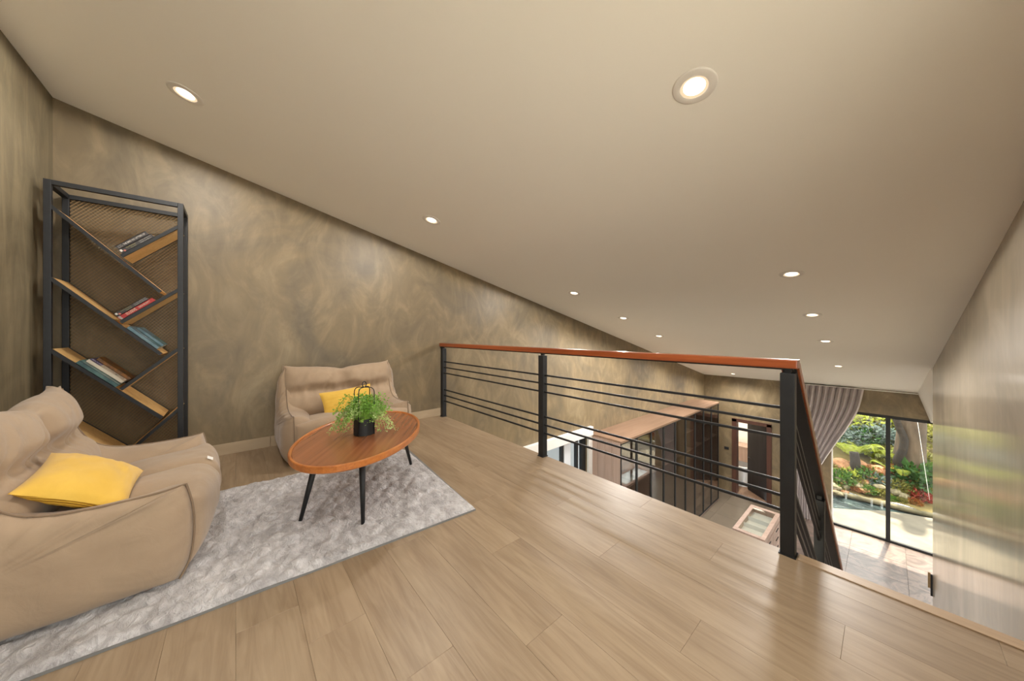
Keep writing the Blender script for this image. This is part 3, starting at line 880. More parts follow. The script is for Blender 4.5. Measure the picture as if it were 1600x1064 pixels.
text('the morning', 0.018, b, 'ink_dark', cover_at(0.076, -0.034, 0.0230, 1)); text('BILL ONE\nBALLARD', 0.020, b, 'ink_dark', cover_at(0.152, -0.032, 0.0230, 1), sx=0.66)
b = lying('dark autumn-coloured book at the back of the lower shelf stack', LEN - 0.535, 0.048, 0.135, 0.215, 0.020, 0.125, 'book_autumn')

# ------------------------------------------------------------------ rug
rc = [(-1.592, 1.078), (-2.775, 1.175), (-2.905, -0.86), (-1.722, -0.957 + 0.02)]
ax = Vector((rc[0][0] - rc[3][0], rc[0][1] - rc[3][1])); ay = Vector((rc[2][0] - rc[3][0], rc[2][1] - rc[3][1]))
rug = empty('rug', ((rc[0][0] + rc[2][0])/2, (rc[0][1] + rc[2][1])/2, 0), 0, 'pale grey plush rug with mottled patches under the coffee table', 'rug')
rcx, rcy = rug.location.x, rug.location.y
NU, NV = 230, 140
def rug_pt(u, v):
    wob = 0.008*ns(u*9, v*9, 3)
    x = rc[3][0] + ax.x*u + ay.x*v - rcx; y = rc[3][1] + ax.y*u + ay.y*v - rcy
    e = min(u, 1-u)*2.0; f = min(v, 1-v)*1.2
    edge = min(1.0, min(e, f)/0.025)
    if edge < 1: x += wob; y += wob*0.6
    h = 0.010 + 0.013*math.sqrt(edge)
    X, Y = x*7, y*9
    cell = noise.voronoi(Vector((x*11, y*15, 0)))[0]
    h += edge*(0.026*min(0.5, cell[1] - cell[0]) + 0.005*ns(X, Y, 0.3) + 0.004*ns(X*2.6 + 4, Y*2.6, 1.7) + 0.003*abs(ns(X*5, Y*5, 9)))
    return (x, y, max(0.004, h))
MB().grid(rug_pt, NU, NV).obj('pile', 'rug_pile', rug, smooth=True)
bd = MB(); q = [Vector((p[0] - rcx, p[1] - rcy, 0)) for p in rc]
bd.add([p*1.003 for p in q] + [p*1.003 + Vector((0, 0, 0.009)) for p in q], [(0,1,2,3),(4,5,6,7),(0,1,5,4),(1,2,6,5),(2,3,7,6),(3,0,4,7)])
bd.obj('binding', 'rug_binding', rug)

# ------------------------------------------------------------------ beanbag sofas
SEATZ = 0.02
def sofa(name, label, loc, rz):
    e = empty(name, loc, rz, label, 'sofa', 'beige beanbag sofas')
    # base with seat: a closed section lofted across the width
    def sect(x):
        s = abs(x)/0.452
        c = math.exp(-(x/0.026)**2)          # centre seam
        c2 = math.exp(-(x/0.10)**2)
        bul = max(0.0, 1 - s**3.2)**0.5      # front face swells between the side seams
        side = s**4                          # seat sinks where it meets the arms
        f = lambda y: 0.318 + (y - 0.318)*bul
        pts = [(-0.36, 0.03), (-0.10, 0.0), (0.20, 0.0), (0.275 + 0.03*bul, 0.022), (f(0.368) - 0.012*c, 0.10), (f(0.402) - 0.02*c, 0.20), (f(0.388) - 0.022*c, 0.295 - 0.012*c), (0.300 + 0.028*bul - 0.012*c, 0.356 - 0.024*c - 0.020*side),
               (0.20, 0.364 - 0.030*c - 0.008*c2 - 0.085*side), (0.05, 0.348 - 0.030*c - 0.012*c2 - 0.090*side), (-0.10, 0.320 - 0.02*c - 0.04*side), (-0.34, 0.31)]
        return [Vector((0, y, z)) for y, z in pts]
    NX, NS = 73, 7
    def body(u, v):
        x = -0.47 + 0.94*u
        return None
    mb = MB(); secs = []
    for i in range(NX):
        x = -0.452 + 0.904*i/(NX-1)
        loop = cr(sect(x), NS, closed=True)
        row = []
        for j, p in enumerate(loop):
            w = 0.008*ns(x*5 + 3, p.y*6, p.z*6) + 0.005*ns(x*13, p.y*12 + 5, p.z*12)
            if p.z < 0.02: w = 0
            row.append((x, p.y + w, p.z + w*0.8))
        secs.append(row)
    n = len(secs[0])
    vs = [p for r_ in secs for p in r_]; fs = []
    for i in range(NX - 1):
        for j in range(n):
            fs.append((i*n + j, i*n + (j+1) % n, (i+1)*n + (j+1) % n, (i+1)*n + j))
    fs.append(tuple(range(n))); fs.append(tuple((NX-1)*n + j for j in reversed(range(n))))
    mb.add(vs, fs); mb.obj('seat_body', 'sofa_cloth', e, smooth=True)
    # backrest
    mb = MB(); secs = []
    NXB = 81
    for i in range(NXB):
        x = -0.475 + 0.95*i/(NXB-1); s = abs(x)/0.475
        e4 = 1 - s**5
        c = math.exp(-(x/0.05)**2); c2 = math.exp(-(x/0.14)**2)
        ear = 0.018*s**6 - 0.028*c2 - 0.012*c + 0.006*ns(x*9, 1.3, 0)
        tuck = 0.028 + 0.03*c2
        sag = 0.012*ns(x*6, 4.2, 1)
        pts = [(-0.115, 0.275), (-0.072, 0.36), (-0.082, 0.445 + sag), (-0.135 - tuck*0.8, 0.515 + sag), (-0.130 - 0.03*c, 0.59 + sag), (-0.145 - 0.03*c, 0.672 + ear*0.6), (-0.190, 0.728 + ear), (-0.250, 0.735 + ear),
               (-0.305, 0.69 + ear), (-0.36, 0.52), (-0.385, 0.30), (-0.30, 0.20), (-0.15, 0.22)]
        yc = lambda z: -0.17 - 0.12*max(0, (z - 0.3))/0.45
        row = [Vector((0, yc(z) + (y - yc(z))*(0.12 + 0.88*max(0.0, e4)**0.5) if z > 0.34 else y, z)) for y, z in pts]
        loop = cr(row, 7, closed=True); r_ = []
        for p in loop:
            wr_ = 0.010*ns(x*7, p.y*4, p.z*9 + 2) + 0.006*ns(x*18 + p.z*10, p.y*5, p.z*14)
            fold = 1 - min(1.0, 3.2*abs(ns(x*5.5 + 1.7*p.z, 0.3, p.z*2.2 + 5)))
            g = 0.016*math.exp(-((p.z - 0.515)/0.07)**2)*ns(x*26, 0.4, p.z*4) - 0.016*fold*fold*math.exp(-((p.z - 0.56)/0.13)**2)*(1 if p.y > -0.27 else 0)
            r_.append((x, p.y + (wr_ + g)*e4, p.z + 0.6*wr_*e4))
        secs.append(r_)
    n = len(secs[0]); vs = [p for r_ in secs for p in r_]; fs = []
    for i in range(NXB - 1):
        for j in range(n):
            fs.append((i*n + j, i*n + (j+1) % n, (i+1)*n + (j+1) % n, (i+1)*n + j))
    fs.append(tuple(range(n))); fs.append(tuple((NXB-1)*n + j for j in reversed(range(n))))
    mb.add(vs, fs); mb.obj('backrest', 'sofa_cloth', e, smooth=True)
    # side panels with arm rolls
    ctr = Vector((-0.19, 0.23))
    segs = [[(0.285, 0.012), (0.315, 0.08), (0.328, 0.18), (0.325, 0.30), (0.305, 0.400)],
            [(0.305, 0.400), (0.24, 0.388), (0.10, 0.382), (-0.03, 0.390), (-0.115, 0.425), (-0.17, 0.50), (-0.205, 0.61), (-0.235, 0.757)],
            [(-0.235, 0.757), (-0.30, 0.68), (-0.355, 0.50), (-0.385, 0.30), (-0.385, 0.12), (-0.355, 0.012)],
            [(-0.355, 0.012), (-0.10, 0.008), (0.285, 0.012)]]
    outl = []; top = []
    for k, sg in enumerate(segs):
        p = cr([(a_, b_, 0) for a_, b_ in sg], 6 if k != 3 else 10)
        outl += [Vector((q_.x, q_.y)) for q_ in p[:-1]]
        if k < 2: top += [Vector((q_.x, q_.y)) for q_ in p[:-1]]
    M_ = len(outl); NRG = 22
    for sgn in (-1, 1):
        mb = MB()
        for side in (0, 1):
            vs = []; fs = []
            hgt = [[max(0.0, 1 - (r_/NRG)**2.6)**(0.55 if side == 0 else 0.62) for k in range(M_)] for r_ in range(NRG + 1)]
            # relax the swell in real space so no ridge runs from the centre to the corners
            dist = []
            for r_ in range(NRG + 1):
                dist.append([])
                for o_ in outl:
                    p = ctr + (o_ - ctr)*(r_/NRG)
                    dist[-1].append(min((p - q_).length for q_ in outl))
            cap = 0.135
            hgt = [[min(1.0, dist[r_][k]/cap) for k in range(M_)] for r_ in range(NRG + 1)]
            hgt = [[math.sqrt(max(0.0, 1 - (1 - h_)**2)) for h_ in row_] for row_ in hgt]
            for _ in range(10):
                new = [row_[:] for row_ in hgt]
                m0 = sum(hgt[1])/M_
                for r_ in range(1, NRG):
                    for k in range(M_):
                        new[r_][k] = 0.5*hgt[r_][k] + 0.125*(hgt[r_-1][k] + hgt[r_+1][k] + hgt[r_][(k+1) % M_] + hgt[r_][k-1])
                new[0] = [m0]*M_
                hgt = new
            for r_ in range(NRG + 1):
                rr = r_/NRG
                for k, o_ in enumerate(outl):
                    p = ctr + (o_ - ctr)*rr
                    prof = hgt[r_][k]; soft = min(1.0, prof*1.5)
                    topness = max(0.0, min(1.0, ((o_.y - 0.3)/0.08))) if o_.x > -0.2 else 0.3
                    if side == 0:
                        xx = 0.452 + 0.082*prof
                        pl = math.exp(-(dist[r_][k]/0.075)**2)*(0.30 + topness)*min(1.0, dist[r_][k]/0.012)
                        xx += pl*0.020*ns(k*0.85, sgn*3.0, rr*1.5)
                        xx += 0.008*ns(p.x*7 + sgn*5, p.y*7, 1.0)*soft + 0.003*ns(p.x*20, p.y*20, 4)*soft
                    else:
                        xx = 0.452 - 0.165*prof
                        xx += 0.012*ns(p.x*9, p.y*9, 7 + sgn)*soft
                    vs.append((sgn*xx, p.x, p.y))
            for r_ in range(NRG):
                for k in range(M_):
                    a_ = r_*M_ + k; b_ = r_*M_ + (k+1) % M_
                    if r_ == 0:
                        fs.append((M_ + k, M_ + (k+1) % M_, 0)) if k == 0 else fs.append((M_ + k, M_ + (k+1) % M_, 0))
                    else:
                        fs.append((a_, b_, b_ + M_, a_ + M_))
            mb.add(vs, fs)
        me = mb.mesh('side_panel', 'sofa_cloth', smooth=True, fix=False)
        bm = bmesh.new(); bm.from_mesh(me)
        bmesh.ops.remove_doubles(bm, verts=bm.verts, dist=0.0008)
        bmesh.ops.recalc_face_normals(bm, faces=bm.faces)
        bm.to_mesh(me); bm.free()
        for p_ in me.polygons: p_.use_smooth = True
        sp = link('side_panel', me, e)
        MB().tube([(sgn*0.456, q_.x, q_.y) for q_ in top], 0.0045, 6).obj('piping', 'piping_cloth', sp, smooth=True)
    return e
sofa1 = sofa('beanbag_sofa', 'large beige beanbag sofa in the left foreground with a white tag', (-2.37, -0.462, SEATZ), 0.0)
tg = box('care_tag', (-0.012, 0, -0.014), (0.012, 0.001, 0.014), 'white_paint', sofa1)
tg.location = (-0.04, 0.356, 0.350); tg.rotation_euler = (R(52), R(20), 0)
sofa2 = sofa('beanbag_sofa', 'beige beanbag sofa against the back wall behind the coffee table', (-3.315, 0.80, 0.0), -R(90))

# ------------------------------------------------------------------ cushions
def cushion(name, label, w, h, t_, mat, back=None):
    e = empty(name, (0, 0, 0), 0, label, 'cushion', 'yellow throw cushions')
    def shell(sg):
        def f(u, v):
            a = u*2 - 1; b_ = v*2 - 1
            px = a*w/2*(1 - 0.07*(1 - b_*b_)*abs(a)); py = b_*h/2*(1 - 0.07*(1 - a*a)*abs(b_))
            z = t_/2*((1 - abs(a)**2.2)*(1 - abs(b_)**2.2))**0.55
            z += 0.006*ns(a*3 + 1, b_*3, sg*2)*(1 - abs(a)**3)*(1 - abs(b_)**3) + 0.004*ns(a*2, b_*9, 5)*(1 - abs(a)**6)*(1-abs(b_)**6)
            return (px, py, sg*z)
        return f
    MB().grid(shell(1), 33, 33).obj('cover_front', mat, e, smooth=True)
    MB().grid(shell(-1), 33, 33).obj('cover_back', back or mat, e, smooth=True)
    return e
cu1 = cushion('throw_cushion', 'yellow cushion with a ribbed underside tossed on the near sofa', 0.375, 0.30, 0.13, 'cushion_yellow', 'cushion_rib')
cu2 = cushion('throw_cushion', 'plain yellow cushion leaning on the far sofa behind the plant', 0.44, 0.27, 0.11, 'cushion_yellow')
def place(o, loc, xdir, ydir):
    x = Vector(xdir).normalized(); z = x.cross(Vector(ydir)).normalized(); y = z.cross(x)
    o.matrix_world = Matrix(((x.x, y.x, z.x, loc[0]), (x.y, y.y, z.y, loc[1]), (x.z, y.z, z.z, loc[2]), (0, 0, 0, 1)))
place(cu1, (-2.13, -0.460, 0.450), (0.995, 0.02, -0.10), (-0.07, 0.85, -0.50))
place(cu2, (-3.25, 0.795, 0.420), (0.02, 0.98, 0.10), (-0.50, -0.08, 0.82))

# ------------------------------------------------------------------ coffee table
TA = R(146)
tbl = empty('coffee_table', (-2.198, 0.625, 0.02), TA, 'oval walnut coffee table with a raised rim and black splayed legs', 'coffee table')
A_, B_, ZT = 0.560, 0.342, 0.40
def oval(sx, z, n=72): return [((A_ + sx)*math.cos(2*math.pi*k/n), (B_ + sx)*math.sin(2*math.pi*k/n), z) for k in range(n)]
def rings(levels, name, mat, parent, cap0=True, cap1=True):
    n = 72; vs = []; fs = []
    for sx, z in levels: vs += oval(sx, z, n)
    for i in range(len(levels) - 1):
        for k in range(n):
            fs.append((i*n + k, i*n + (k+1) % n, (i+1)*n + (k+1) % n, (i+1)*n + k))
    if cap0: fs.append(tuple(reversed(range(n))))
    if cap1: fs.append(tuple((len(levels)-1)*n + k for k in range(n)))
    return MB().add(vs, fs).obj(name, mat, parent)
rings([(-0.016, ZT - 0.030), (-0.018, ZT - 0.008)], 'top_panel', 'table_walnut', tbl)
rings([(-0.034, ZT - 0.038), (-0.006, ZT - 0.036), (0.0, ZT - 0.030), (0.0, ZT - 0.003), (-0.003, ZT), (-0.012, ZT), (-0.015, ZT - 0.003), (-0.017, ZT - 0.009)], 'rim', 'table_edge', tbl, True, False)
R_ = Matrix.Rotation(-TA, 3, 'Z')
for wx, wy in ((-2.093, 0.268), (-1.838, 0.520), (-2.435, 1.045), (-2.635, 0.755)):
    foot = R_ @ Vector((wx + 2.198, wy - 0.625, 0))
    topp = Vector((foot.x*0.76, foot.y*0.72, ZT - 0.036))
    lg = MB().tube([foot, foot.lerp(topp, 0.5), topp], 0.0095, 14, r1=0.0195).obj('leg', 'black_matte', tbl, smooth=True)
    MB().lathe([(0.03, -0.006), (0.03, 0.0)], 16, (topp.x, topp.y, topp.z)).obj('mount', 'black_matte', lg)

# ------------------------------------------------------------------ potted plant
pp = empty('potted_plant', (-2.17, 0.622, 0.408), 0, 'trailing green plant in a black wire-handled pot on the table', 'plant')
PR, PH = 0.062, 0.105
MB().lathe([(PR - 0.008, 0.0), (PR, 0.006), (PR, PH), (PR - 0.005, PH), (PR - 0.006, PH - 0.02)], 36).obj('pot', 'black_matte', pp, smooth=False)
MB().lathe([(PR - 0.007, PH - 0.022), (PR - 0.007, PH - 0.018)], 24).obj('soil', 'soil', pp)
for rot in (R(45), R(135)):
    u = Vector((math.cos(rot), math.sin(rot), 0)); r_ = PR + 0.004
    pts = [u*(-r_) + Vector((0, 0, 0.0035))]
    arc = [u*(-r_) + Vector((0, 0, 0.27))] + [u*(-r_ + 0.03*(1 - math.cos(t_))) + Vector((0, 0, 0.27 + 0.03*math.sin(t_))) for t_ in (0.4, 0.8, 1.2, 1.57)]
    arc2 = [Vector((-p.x, -p.y, p.z)) for p in reversed(arc)]
    MB().tube(pts + arc + arc2 + [u*r_ + Vector((0, 0, 0.0035))], 0.0028, 8).obj('wire_handle', 'black_steel', pp, smooth=True)
MB().tube([(math.cos(t_)*0.0, math.cos(t_)*0.012, 0.318 + math.sin(t_)*0.018) for t_ in [k*2*math.pi/16 for k in range(16)]], 0.003, 6, True).obj('hanging_ring', 'black_steel', pp, smooth=True)
def foliage(strands, name, mat, parent, seed, leaf_len, spread=0.012):
    rg = random.Random(seed); mb = MB()
    for pts, nleaf in strands:
        cv = cr(pts, 8); mb.tube(cv, 0.0012, 4)
        for k in range(nleaf):
            t_ = k/nleaf*(len(cv) - 1); i = int(t_); p = cv[i].lerp(cv[min(i+1, len(cv)-1)], t_ - i)
            p = p + Vector((rg.gauss(0, spread), rg.gauss(0, spread), rg.gauss(0, spread)))
            dd = Vector((rg.gauss(0, 1), rg.gauss(0, 1), rg.gauss(0.15, 0.8))).normalized()
            ss = dd.cross(Vector((rg.gauss(0, 1), rg.gauss(0, 1), rg.gauss(0, 1)))).normalized()
            L_ = leaf_len*rg.uniform(0.6, 1.3); w_ = L_*0.32
            up = dd.cross(ss)*L_*0.12
            mb.add([p, p + dd*L_*0.5 + ss*w_ + up, p + dd*L_, p + dd*L_*0.5 - ss*w_ + up], [(0, 1, 2), (0, 2, 3)])
    o = mb.obj(name, mat, parent, fix=False); o['kind'] = 'stuff'
    return o
def pot_strands(rg, n, bias=None):
    out = []
    for k in range(n):
        a_ = rg.uniform(0, 2*math.pi) if bias is None else rg.gauss(bias, 0.35)
        L_ = rg.uniform(0.05, 0.13) if bias is None else rg.uniform(0.10, 0.165)
        up = rg.uniform(0.04, 0.15) if bias is None else rg.uniform(0.02, 0.08)
        r0 = rg.uniform(0, 0.045); dx, dy = math.cos(a_), math.sin(a_)
        drop = rg.uniform(-0.02, 0.03) if bias is None else rg.uniform(-0.105, -0.05)
        out.append(([(dx*r0, dy*r0, PH - 0.02), (dx*(r0 + L_*0.35), dy*(r0 + L_*0.35), PH + up), (dx*(r0 + L_*0.75), dy*(r0 + L_*0.75), PH + up*0.7 + drop*0.4), (dx*(r0 + L_), dy*(r0 + L_), max(0.012, PH + up*0.2 + drop))], 34))
    return out
rg = random.Random(3)
foliage(pot_strands(rg, 46), 'foliage', 'leaf_pot', pp, 1, 0.017)
foliage(pot_strands(rg, 22) + pot_strands(rg, 16, R(-125)) + pot_strands(rg, 9, R(50)), 'foliage', 'leaf_pot_pale', pp, 2, 0.015, 0.009)

# ------------------------------------------------------------------ wardrobe
WY0, WY1, WXF, WZT = 5.21, 10.34, -3.09, -0.88
wdr = empty('wardrobe', ((WB + WXF)/2, (WY0 + WY1)/2, ZL), 0, 'long black-framed glass wardrobe with a brown top along the lower wall', 'wardrobe')
wx = WXF - (WB + WXF)/2; wy = (WY1 - WY0)/2; wz = WZT - ZL
box('top_panel', (-wx + 0.002, -wy, wz - 0.04), (wx + 0.01, wy, wz), 'closet_top', wdr, bevel=0.003)
for k in range(4):
    a = -wx + 0.002 + k*(2*wx - 0.012)/4
    box('end_panel', (a, -wy - 0.006 + 0.001, 0), (a + (2*wx - 0.012)/4 - 0.003, -wy + 0.022, wz - 0.04), 'closet_taupe', wdr, bevel=0.002)
box('end_panel', (-wx + 0.002, wy - 0.02, 0), (wx - 0.01, wy, wz - 0.04), 'closet_taupe', wdr)
box('back_panel', (-wx + 0.002, -wy, 0), (-wx + 0.014, wy, wz - 0.04), 'closet_taupe', wdr)
box('plinth', (-wx + 0.02, -wy, 0), (wx - 0.03, wy, 0.06), 'closet_taupe', wdr)
ND = 9; dw = 2*wy/ND
for k in range(ND):
    a = -wy + k*dw; b_ = a + dw
    if k: box('divider', (-wx + 0.014, a - 0.009, 0.06), (wx - 0.04, a + 0.009, wz - 0.04), 'closet_taupe', wdr)
    for zz in ((1.84, 2.30) if k % 2 else (1.84,)):
        box('shelf', (-wx + 0.014, a + 0.01, zz), (wx - 0.045, b_ - 0.01, zz + 0.025), 'closet_taupe', wdr)
    if k > 5:
        for zz in (0.5, 0.8):
            box('drawer', (-wx + 0.05, a + 0.02, zz - 0.2), (wx - 0.06, b_ - 0.02, zz), 'closet_taupe', wdr, bevel=0.003)
    d_ = empty('door', (wx - 0.022, a, 0.06)); d_.parent = wdr
    hh = wz - 0.04 - 0.06
    box('door_frame', (0, 0.003, 0), (0.022, 0.028, hh), 'black_matte', d_); box('door_frame', (0, dw - 0.028, 0), (0.022, dw - 0.003, hh), 'black_matte', d_)
    box('door_frame', (0, 0.028, 0), (0.022, dw - 0.028, 0.025), 'black_matte', d_); box('door_frame', (0, 0.028, hh - 0.025), (0.022, dw - 0.028, hh), 'black_matte', d_)
    box('glass_pane', (0.008, 0.028, 0.025), (0.013, dw - 0.028, hh - 0.025), 'closet_glass', d_)

# ------------------------------------------------------------------ dressing island
isl = empty('dressing_island', (-1.72, 8.06, ZL), 0, 'taupe wooden dressing island with a glass top and drawers', 'island')
ix, iy, iz = 0.255, 0.67, 0.90
box('cabinet', (-ix + 0.01, -iy + 0.01, 0), (ix - 0.02, iy - 0.01, iz - 0.12), 'closet_taupe', isl)
for lo, hi in (((-ix, -iy, iz - 0.12), (-ix + 0.07, iy, iz)), ((ix - 0.07, -iy, iz - 0.12), (ix, iy, iz)), ((-ix + 0.07, -iy, iz - 0.12), (ix - 0.07, -iy + 0.09, iz)), ((-ix + 0.07, iy - 0.09, iz - 0.12), (ix - 0.07, iy, iz))):
    box('top_frame', lo, hi, 'closet_taupe', isl, bevel=0.003)
box('glass_top', (-ix + 0.07, -iy + 0.09, iz - 0.012), (ix - 0.07, iy - 0.09, iz - 0.004), 'table_glass', isl)
box('tray', (-ix + 0.07, -iy + 0.09, iz - 0.118), (ix - 0.07, iy - 0.09, iz - 0.11), 'white_paint', isl)
for yy in (-0.20, 0.12):
    box('tray_divider', (-ix + 0.07, yy - 0.005, iz - 0.11), (ix - 0.07, yy + 0.005, iz - 0.03), 'cool_white', isl)
for c in range(2):
    for k in range(4):
        a = -iy + 0.02 + c*(iy - 0.015)
        dwr = box('drawer', (ix - 0.02, a, 0.06 + k*0.178), (ix, a + iy - 0.03, 0.06 + k*0.178 + 0.165), 'closet_taupe', isl, bevel=0.003)
        box('handle', (ix, a + 0.22, 0.06 + k*0.178 + 0.10), (ix + 0.012, a + 0.42, 0.06 + k*0.178 + 0.108), 'black_matte', dwr)

# ------------------------------------------------------------------ curtain
cur = empty('curtain', (-0.95, WC - 0.14, ZL), 0, 'grey pleated curtain swept aside at the left of the garden window', 'curtain')
zt_c = zc(WC) - 0.012 - ZL
ED = [(p.x, p.y) for p in cr([(-0.21, -0.34, 0), (-0.72, -0.43, 0), (-1.18, -0.60, 0), (-1.55, -0.77, 0), (-2.05, -0.99, 0), (-2.35, -1.10, 0), (-2.80, -1.20, 0), (-3.66, -1.20, 0)], 8)]
def cur_pt(u, v):
    # v from top (0) to floor (1); right edge swept in to a tie
    z = zt_c*(1 - v)
    zw = z + ZL
    # right edge x as a function of height
    ed = [(-0.21, -0.34), (-0.72, -0.43), (-1.18, -0.60), (-1.55, -0.77), (-2.05, -0.99), (-2.35, -1.10), (-2.80, -1.20), (-3.66, -1.20)]
    xr = ed[-1][1]
    for (z1, x1), (z2, x2) in zip(ED, ED[1:]):
        if z1 >= zw >= z2:
            t_ = (z1 - zw)/max(1e-6, z1 - z2); xr = x1 + (x2 - x1)*t_; break
    if zw > ed[0][0]: xr = ed[0][1]
    xl = -1.66
    uu = u**(1 + 0.25*v)
    x = xl + (xr - xl)*uu
    nf = 11
    amp = 0.066 - 0.016*v
    y = amp*math.sin(2*math.pi*nf*u + 0.5*ns(u*4, v*0.8, 0)) + 0.012*ns(u*9, v*0.8, 2)
    x += 0.010*math.sin(4*math.pi*nf*u)
    return (x + 0.95, y, z)
MB().grid(cur_pt, 260, 60).obj('cloth', 'curtain_cloth', cur, smooth=True, fix=False)
box('track', (-0.75, -0.03, zt_c - 0.002), (1.7, 0.03, zt_c + 0.011), 'white_paint', cur)

# small bracket at the end of the shiny wall
br = empty('wall_bracket', (WD - 0.001, WD_END - 0.02, -2.76), 0, 'small dark metal bracket on the far edge of the shiny wall', 'bracket')
box('plate', (-0.02, 0.0, -0.16), (0.0, 0.03, 0.16), 'black_matte', br, bevel=0.002)
box('clip', (-0.045, 0.004, -0.05), (-0.02, 0.03, 0.18), 'mesh_steel', br, bevel=0.002)

# ------------------------------------------------------------------ garden
def gz(x, y):
    base = -3.62 + 0.45*max(0, y - 13.7)
    if y > 17.5: base = -3.62 + 0.45*3.8 + 0.30*(y - 17.5)
    return base
tp = [(-6, WC + T), (-1.6, WC + T), (6.5, WC + T), (6.5, 14.6), (1.6, 13.75), (0.90, 13.58), (0.68, 13.45), (0.30, 13.30), (-0.07, 13.08), (-0.5, 12.62), (-0.97, 12.22), (-1.6, 11.95), (-6, 11.8)]
tp = [(-1.6, WC), (XR + T, WC), (XR + T, 6.0), (12, 6.0), (12, 15.6), (1.6, 13.75), (0.90, 13.58), (0.68, 13.45), (0.30, 13.30), (-0.07, 13.08), (-0.5, 12.62), (-0.97, 12.22), (-1.6, 11.95)]
tag(MB().prism(tp, 'z', ZL - 0.5, ZL - 0.005).obj('ground_terrace', 'terrace_stone'), 'pale sunlit stone terrace outside the window', None, kind='structure')
wp = [(-1.6, 11.9), (-0.97, 12.15), (-0.5, 12.5), (-0.07, 13.0), (0.30, 13.2), (0.68, 13.4), (1.2, 13.6), (1.2, 14.1), (-1.6, 14.1)]
wo = MB().prism(wp, 'z', ZL - 0.2, ZL - 0.07).obj('pond_water', 'pond_water')
tag(wo, 'dark rippling pond between the terrace and the rockery', 'pond', kind='stuff')
def hill(u, v):
    x = -7 + 15*u; y = 13.62 + 16*v
    if x < -1.45 and y < 14.0: y = 14.0
    return (x, y, gz(x, y) + 0.10*ns(x*1.3, y*1.3, 0) + 0.05*ns(x*4, y*4, 2))
tag(MB().grid(hill, 70, 80).obj('ground_slope', 'soil', smooth=True), 'earth slope rising behind the pond', None, kind='structure')
rim = MB().tube(cr([(1.9, 13.95, ZL + 0.03), (1.2, 13.72, ZL + 0.02), (0.75, 13.66, ZL), (0.3, 13.62, ZL), (-0.3, 13.56, ZL), (-0.95, 13.45, ZL), (-1.6, 13.35, ZL)], 5), 0.07, 8).obj('pond_rim', 'rock_grey', smooth=True)
tag(rim, 'grey stone rim along the back of the pond', 'pond rim')

def rock_mesh(seed):
    bm = bmesh.new(); bmesh.ops.create_icosphere(bm, subdivisions=3, radius=1)
    for v in bm.verts:
        p = v.co; k = 1 + 0.35*ns(p.x*1.1 + seed*7, p.y*1.1, p.z*1.1) + 0.12*ns(p.x*3 + seed, p.y*3, p.z*3)
        v.co = Vector((p.x*k, p.y*k*0.85, p.z*k*0.62))
    me = bpy.data.meshes.new('rock'); bm.to_mesh(me); bm.free()
    for p in me.polygons: p.use_smooth = True
    return me
rock_me = {}
for m in ('rock_tan', 'rock_grey'):
    for s_ in range(3):
        me = rock_mesh(s_ + (5 if m == 'rock_grey' else 0)); me.materials.append(MAT[m]); rock_me[(m, s_)] = me
def pix(px, py, y):
    """the spot on plane y seen at a pixel of the 1600x1064 frame"""
    fw = (-math.sin(YAW), math.cos(YAW)); rt = (math.cos(YAW), math.sin(YAW)); r_ = px - 800
    dx, dy, dz_ = 503*fw[0] + r_*rt[0], 503*fw[1] + r_*rt[1], 521 - py
    k = y/dy
    return Vector((dx*k, y, CAM_H + dz_*k))
def ground_y(px, py):
    lo, hi = 12.0, 29.0
    for _ in range(40):
        m = (lo + hi)/2; p = pix(px, py, m)
        if p.z > gz(p.x, p.y): lo = m
        else: hi = m
    return pix(px, py, lo)
ROCKS = [
 (1318, 734, 0.30, 'rock_tan', 'large tan boulder below the fern, left of the window bar'),
 (1340, 732, 0.27, 'rock_tan', 'rounded upright tan boulder right of the broken stump'),
 (1374, 742, 0.26, 'rock_tan', 'pale pink boulder touching the window bar'),
 (1302, 742, 0.22, 'rock_grey', 'brown boulder at the left end of the rockery'),
 (1300, 764, 0.20, 'rock_grey', 'grey boulder where water falls into the pond'),
 (1360, 750, 0.20, 'rock_tan', 'tan boulder in the middle of the rockery'),
 (1352, 756, 0.14, 'rock_tan', 'small reddish stone in the middle of the rockery'),
 (1340, 762, 0.15, 'rock_grey', 'mossy stone on the pond bank'),
 (1320, 764, 0.15, 'rock_grey', 'low mossy stone near the orange plant'),
 (1375, 765, 0.16, 'rock_grey', 'low mossy stone left of the window bar foot'),
 (1400, 752, 0.17, 'rock_tan', 'tan stone just right of the window bar'),
 (1398, 772, 0.16, 'rock_grey', 'mossy stone right of the bar at the water edge'),
 (1412, 778, 0.15, 'rock_grey', 'mossy stone on the pond rim at the right'),
 (1330, 750, 0.12, 'rock_grey', 'small grey stone beside the round green shrub'),
 (1310, 752, 0.14, 'rock_grey', 'small dark stone above the waterfall'),
 (1384, 758, 0.13, 'rock_tan', 'small tan stone behind the window bar'),
 (1426, 764, 0.16, 'rock_grey', 'grey stone at the foot of the leafy shrubs'),
 (1352, 770, 0.13, 'rock_tan', 'small tan stone on the pond bank'),
]
for k, (px, py, s_, m, lab) in enumerate(ROCKS):
    p = ground_y(px, py)
    o = link('boulder', rock_me[(m, k % 3)], None, (p.x, p.y, p.z + s_*0.4), (0.2*math.sin(k*3), 0.2*math.cos(k*5), k*1.7))
    o.scale = (s_, s_, s_*(1.1 if s_ > 0.24 else 0.9))
    tag(o, lab, 'rock', 'boulders of the rockery')
FILL = []
rg = random.Random(12)
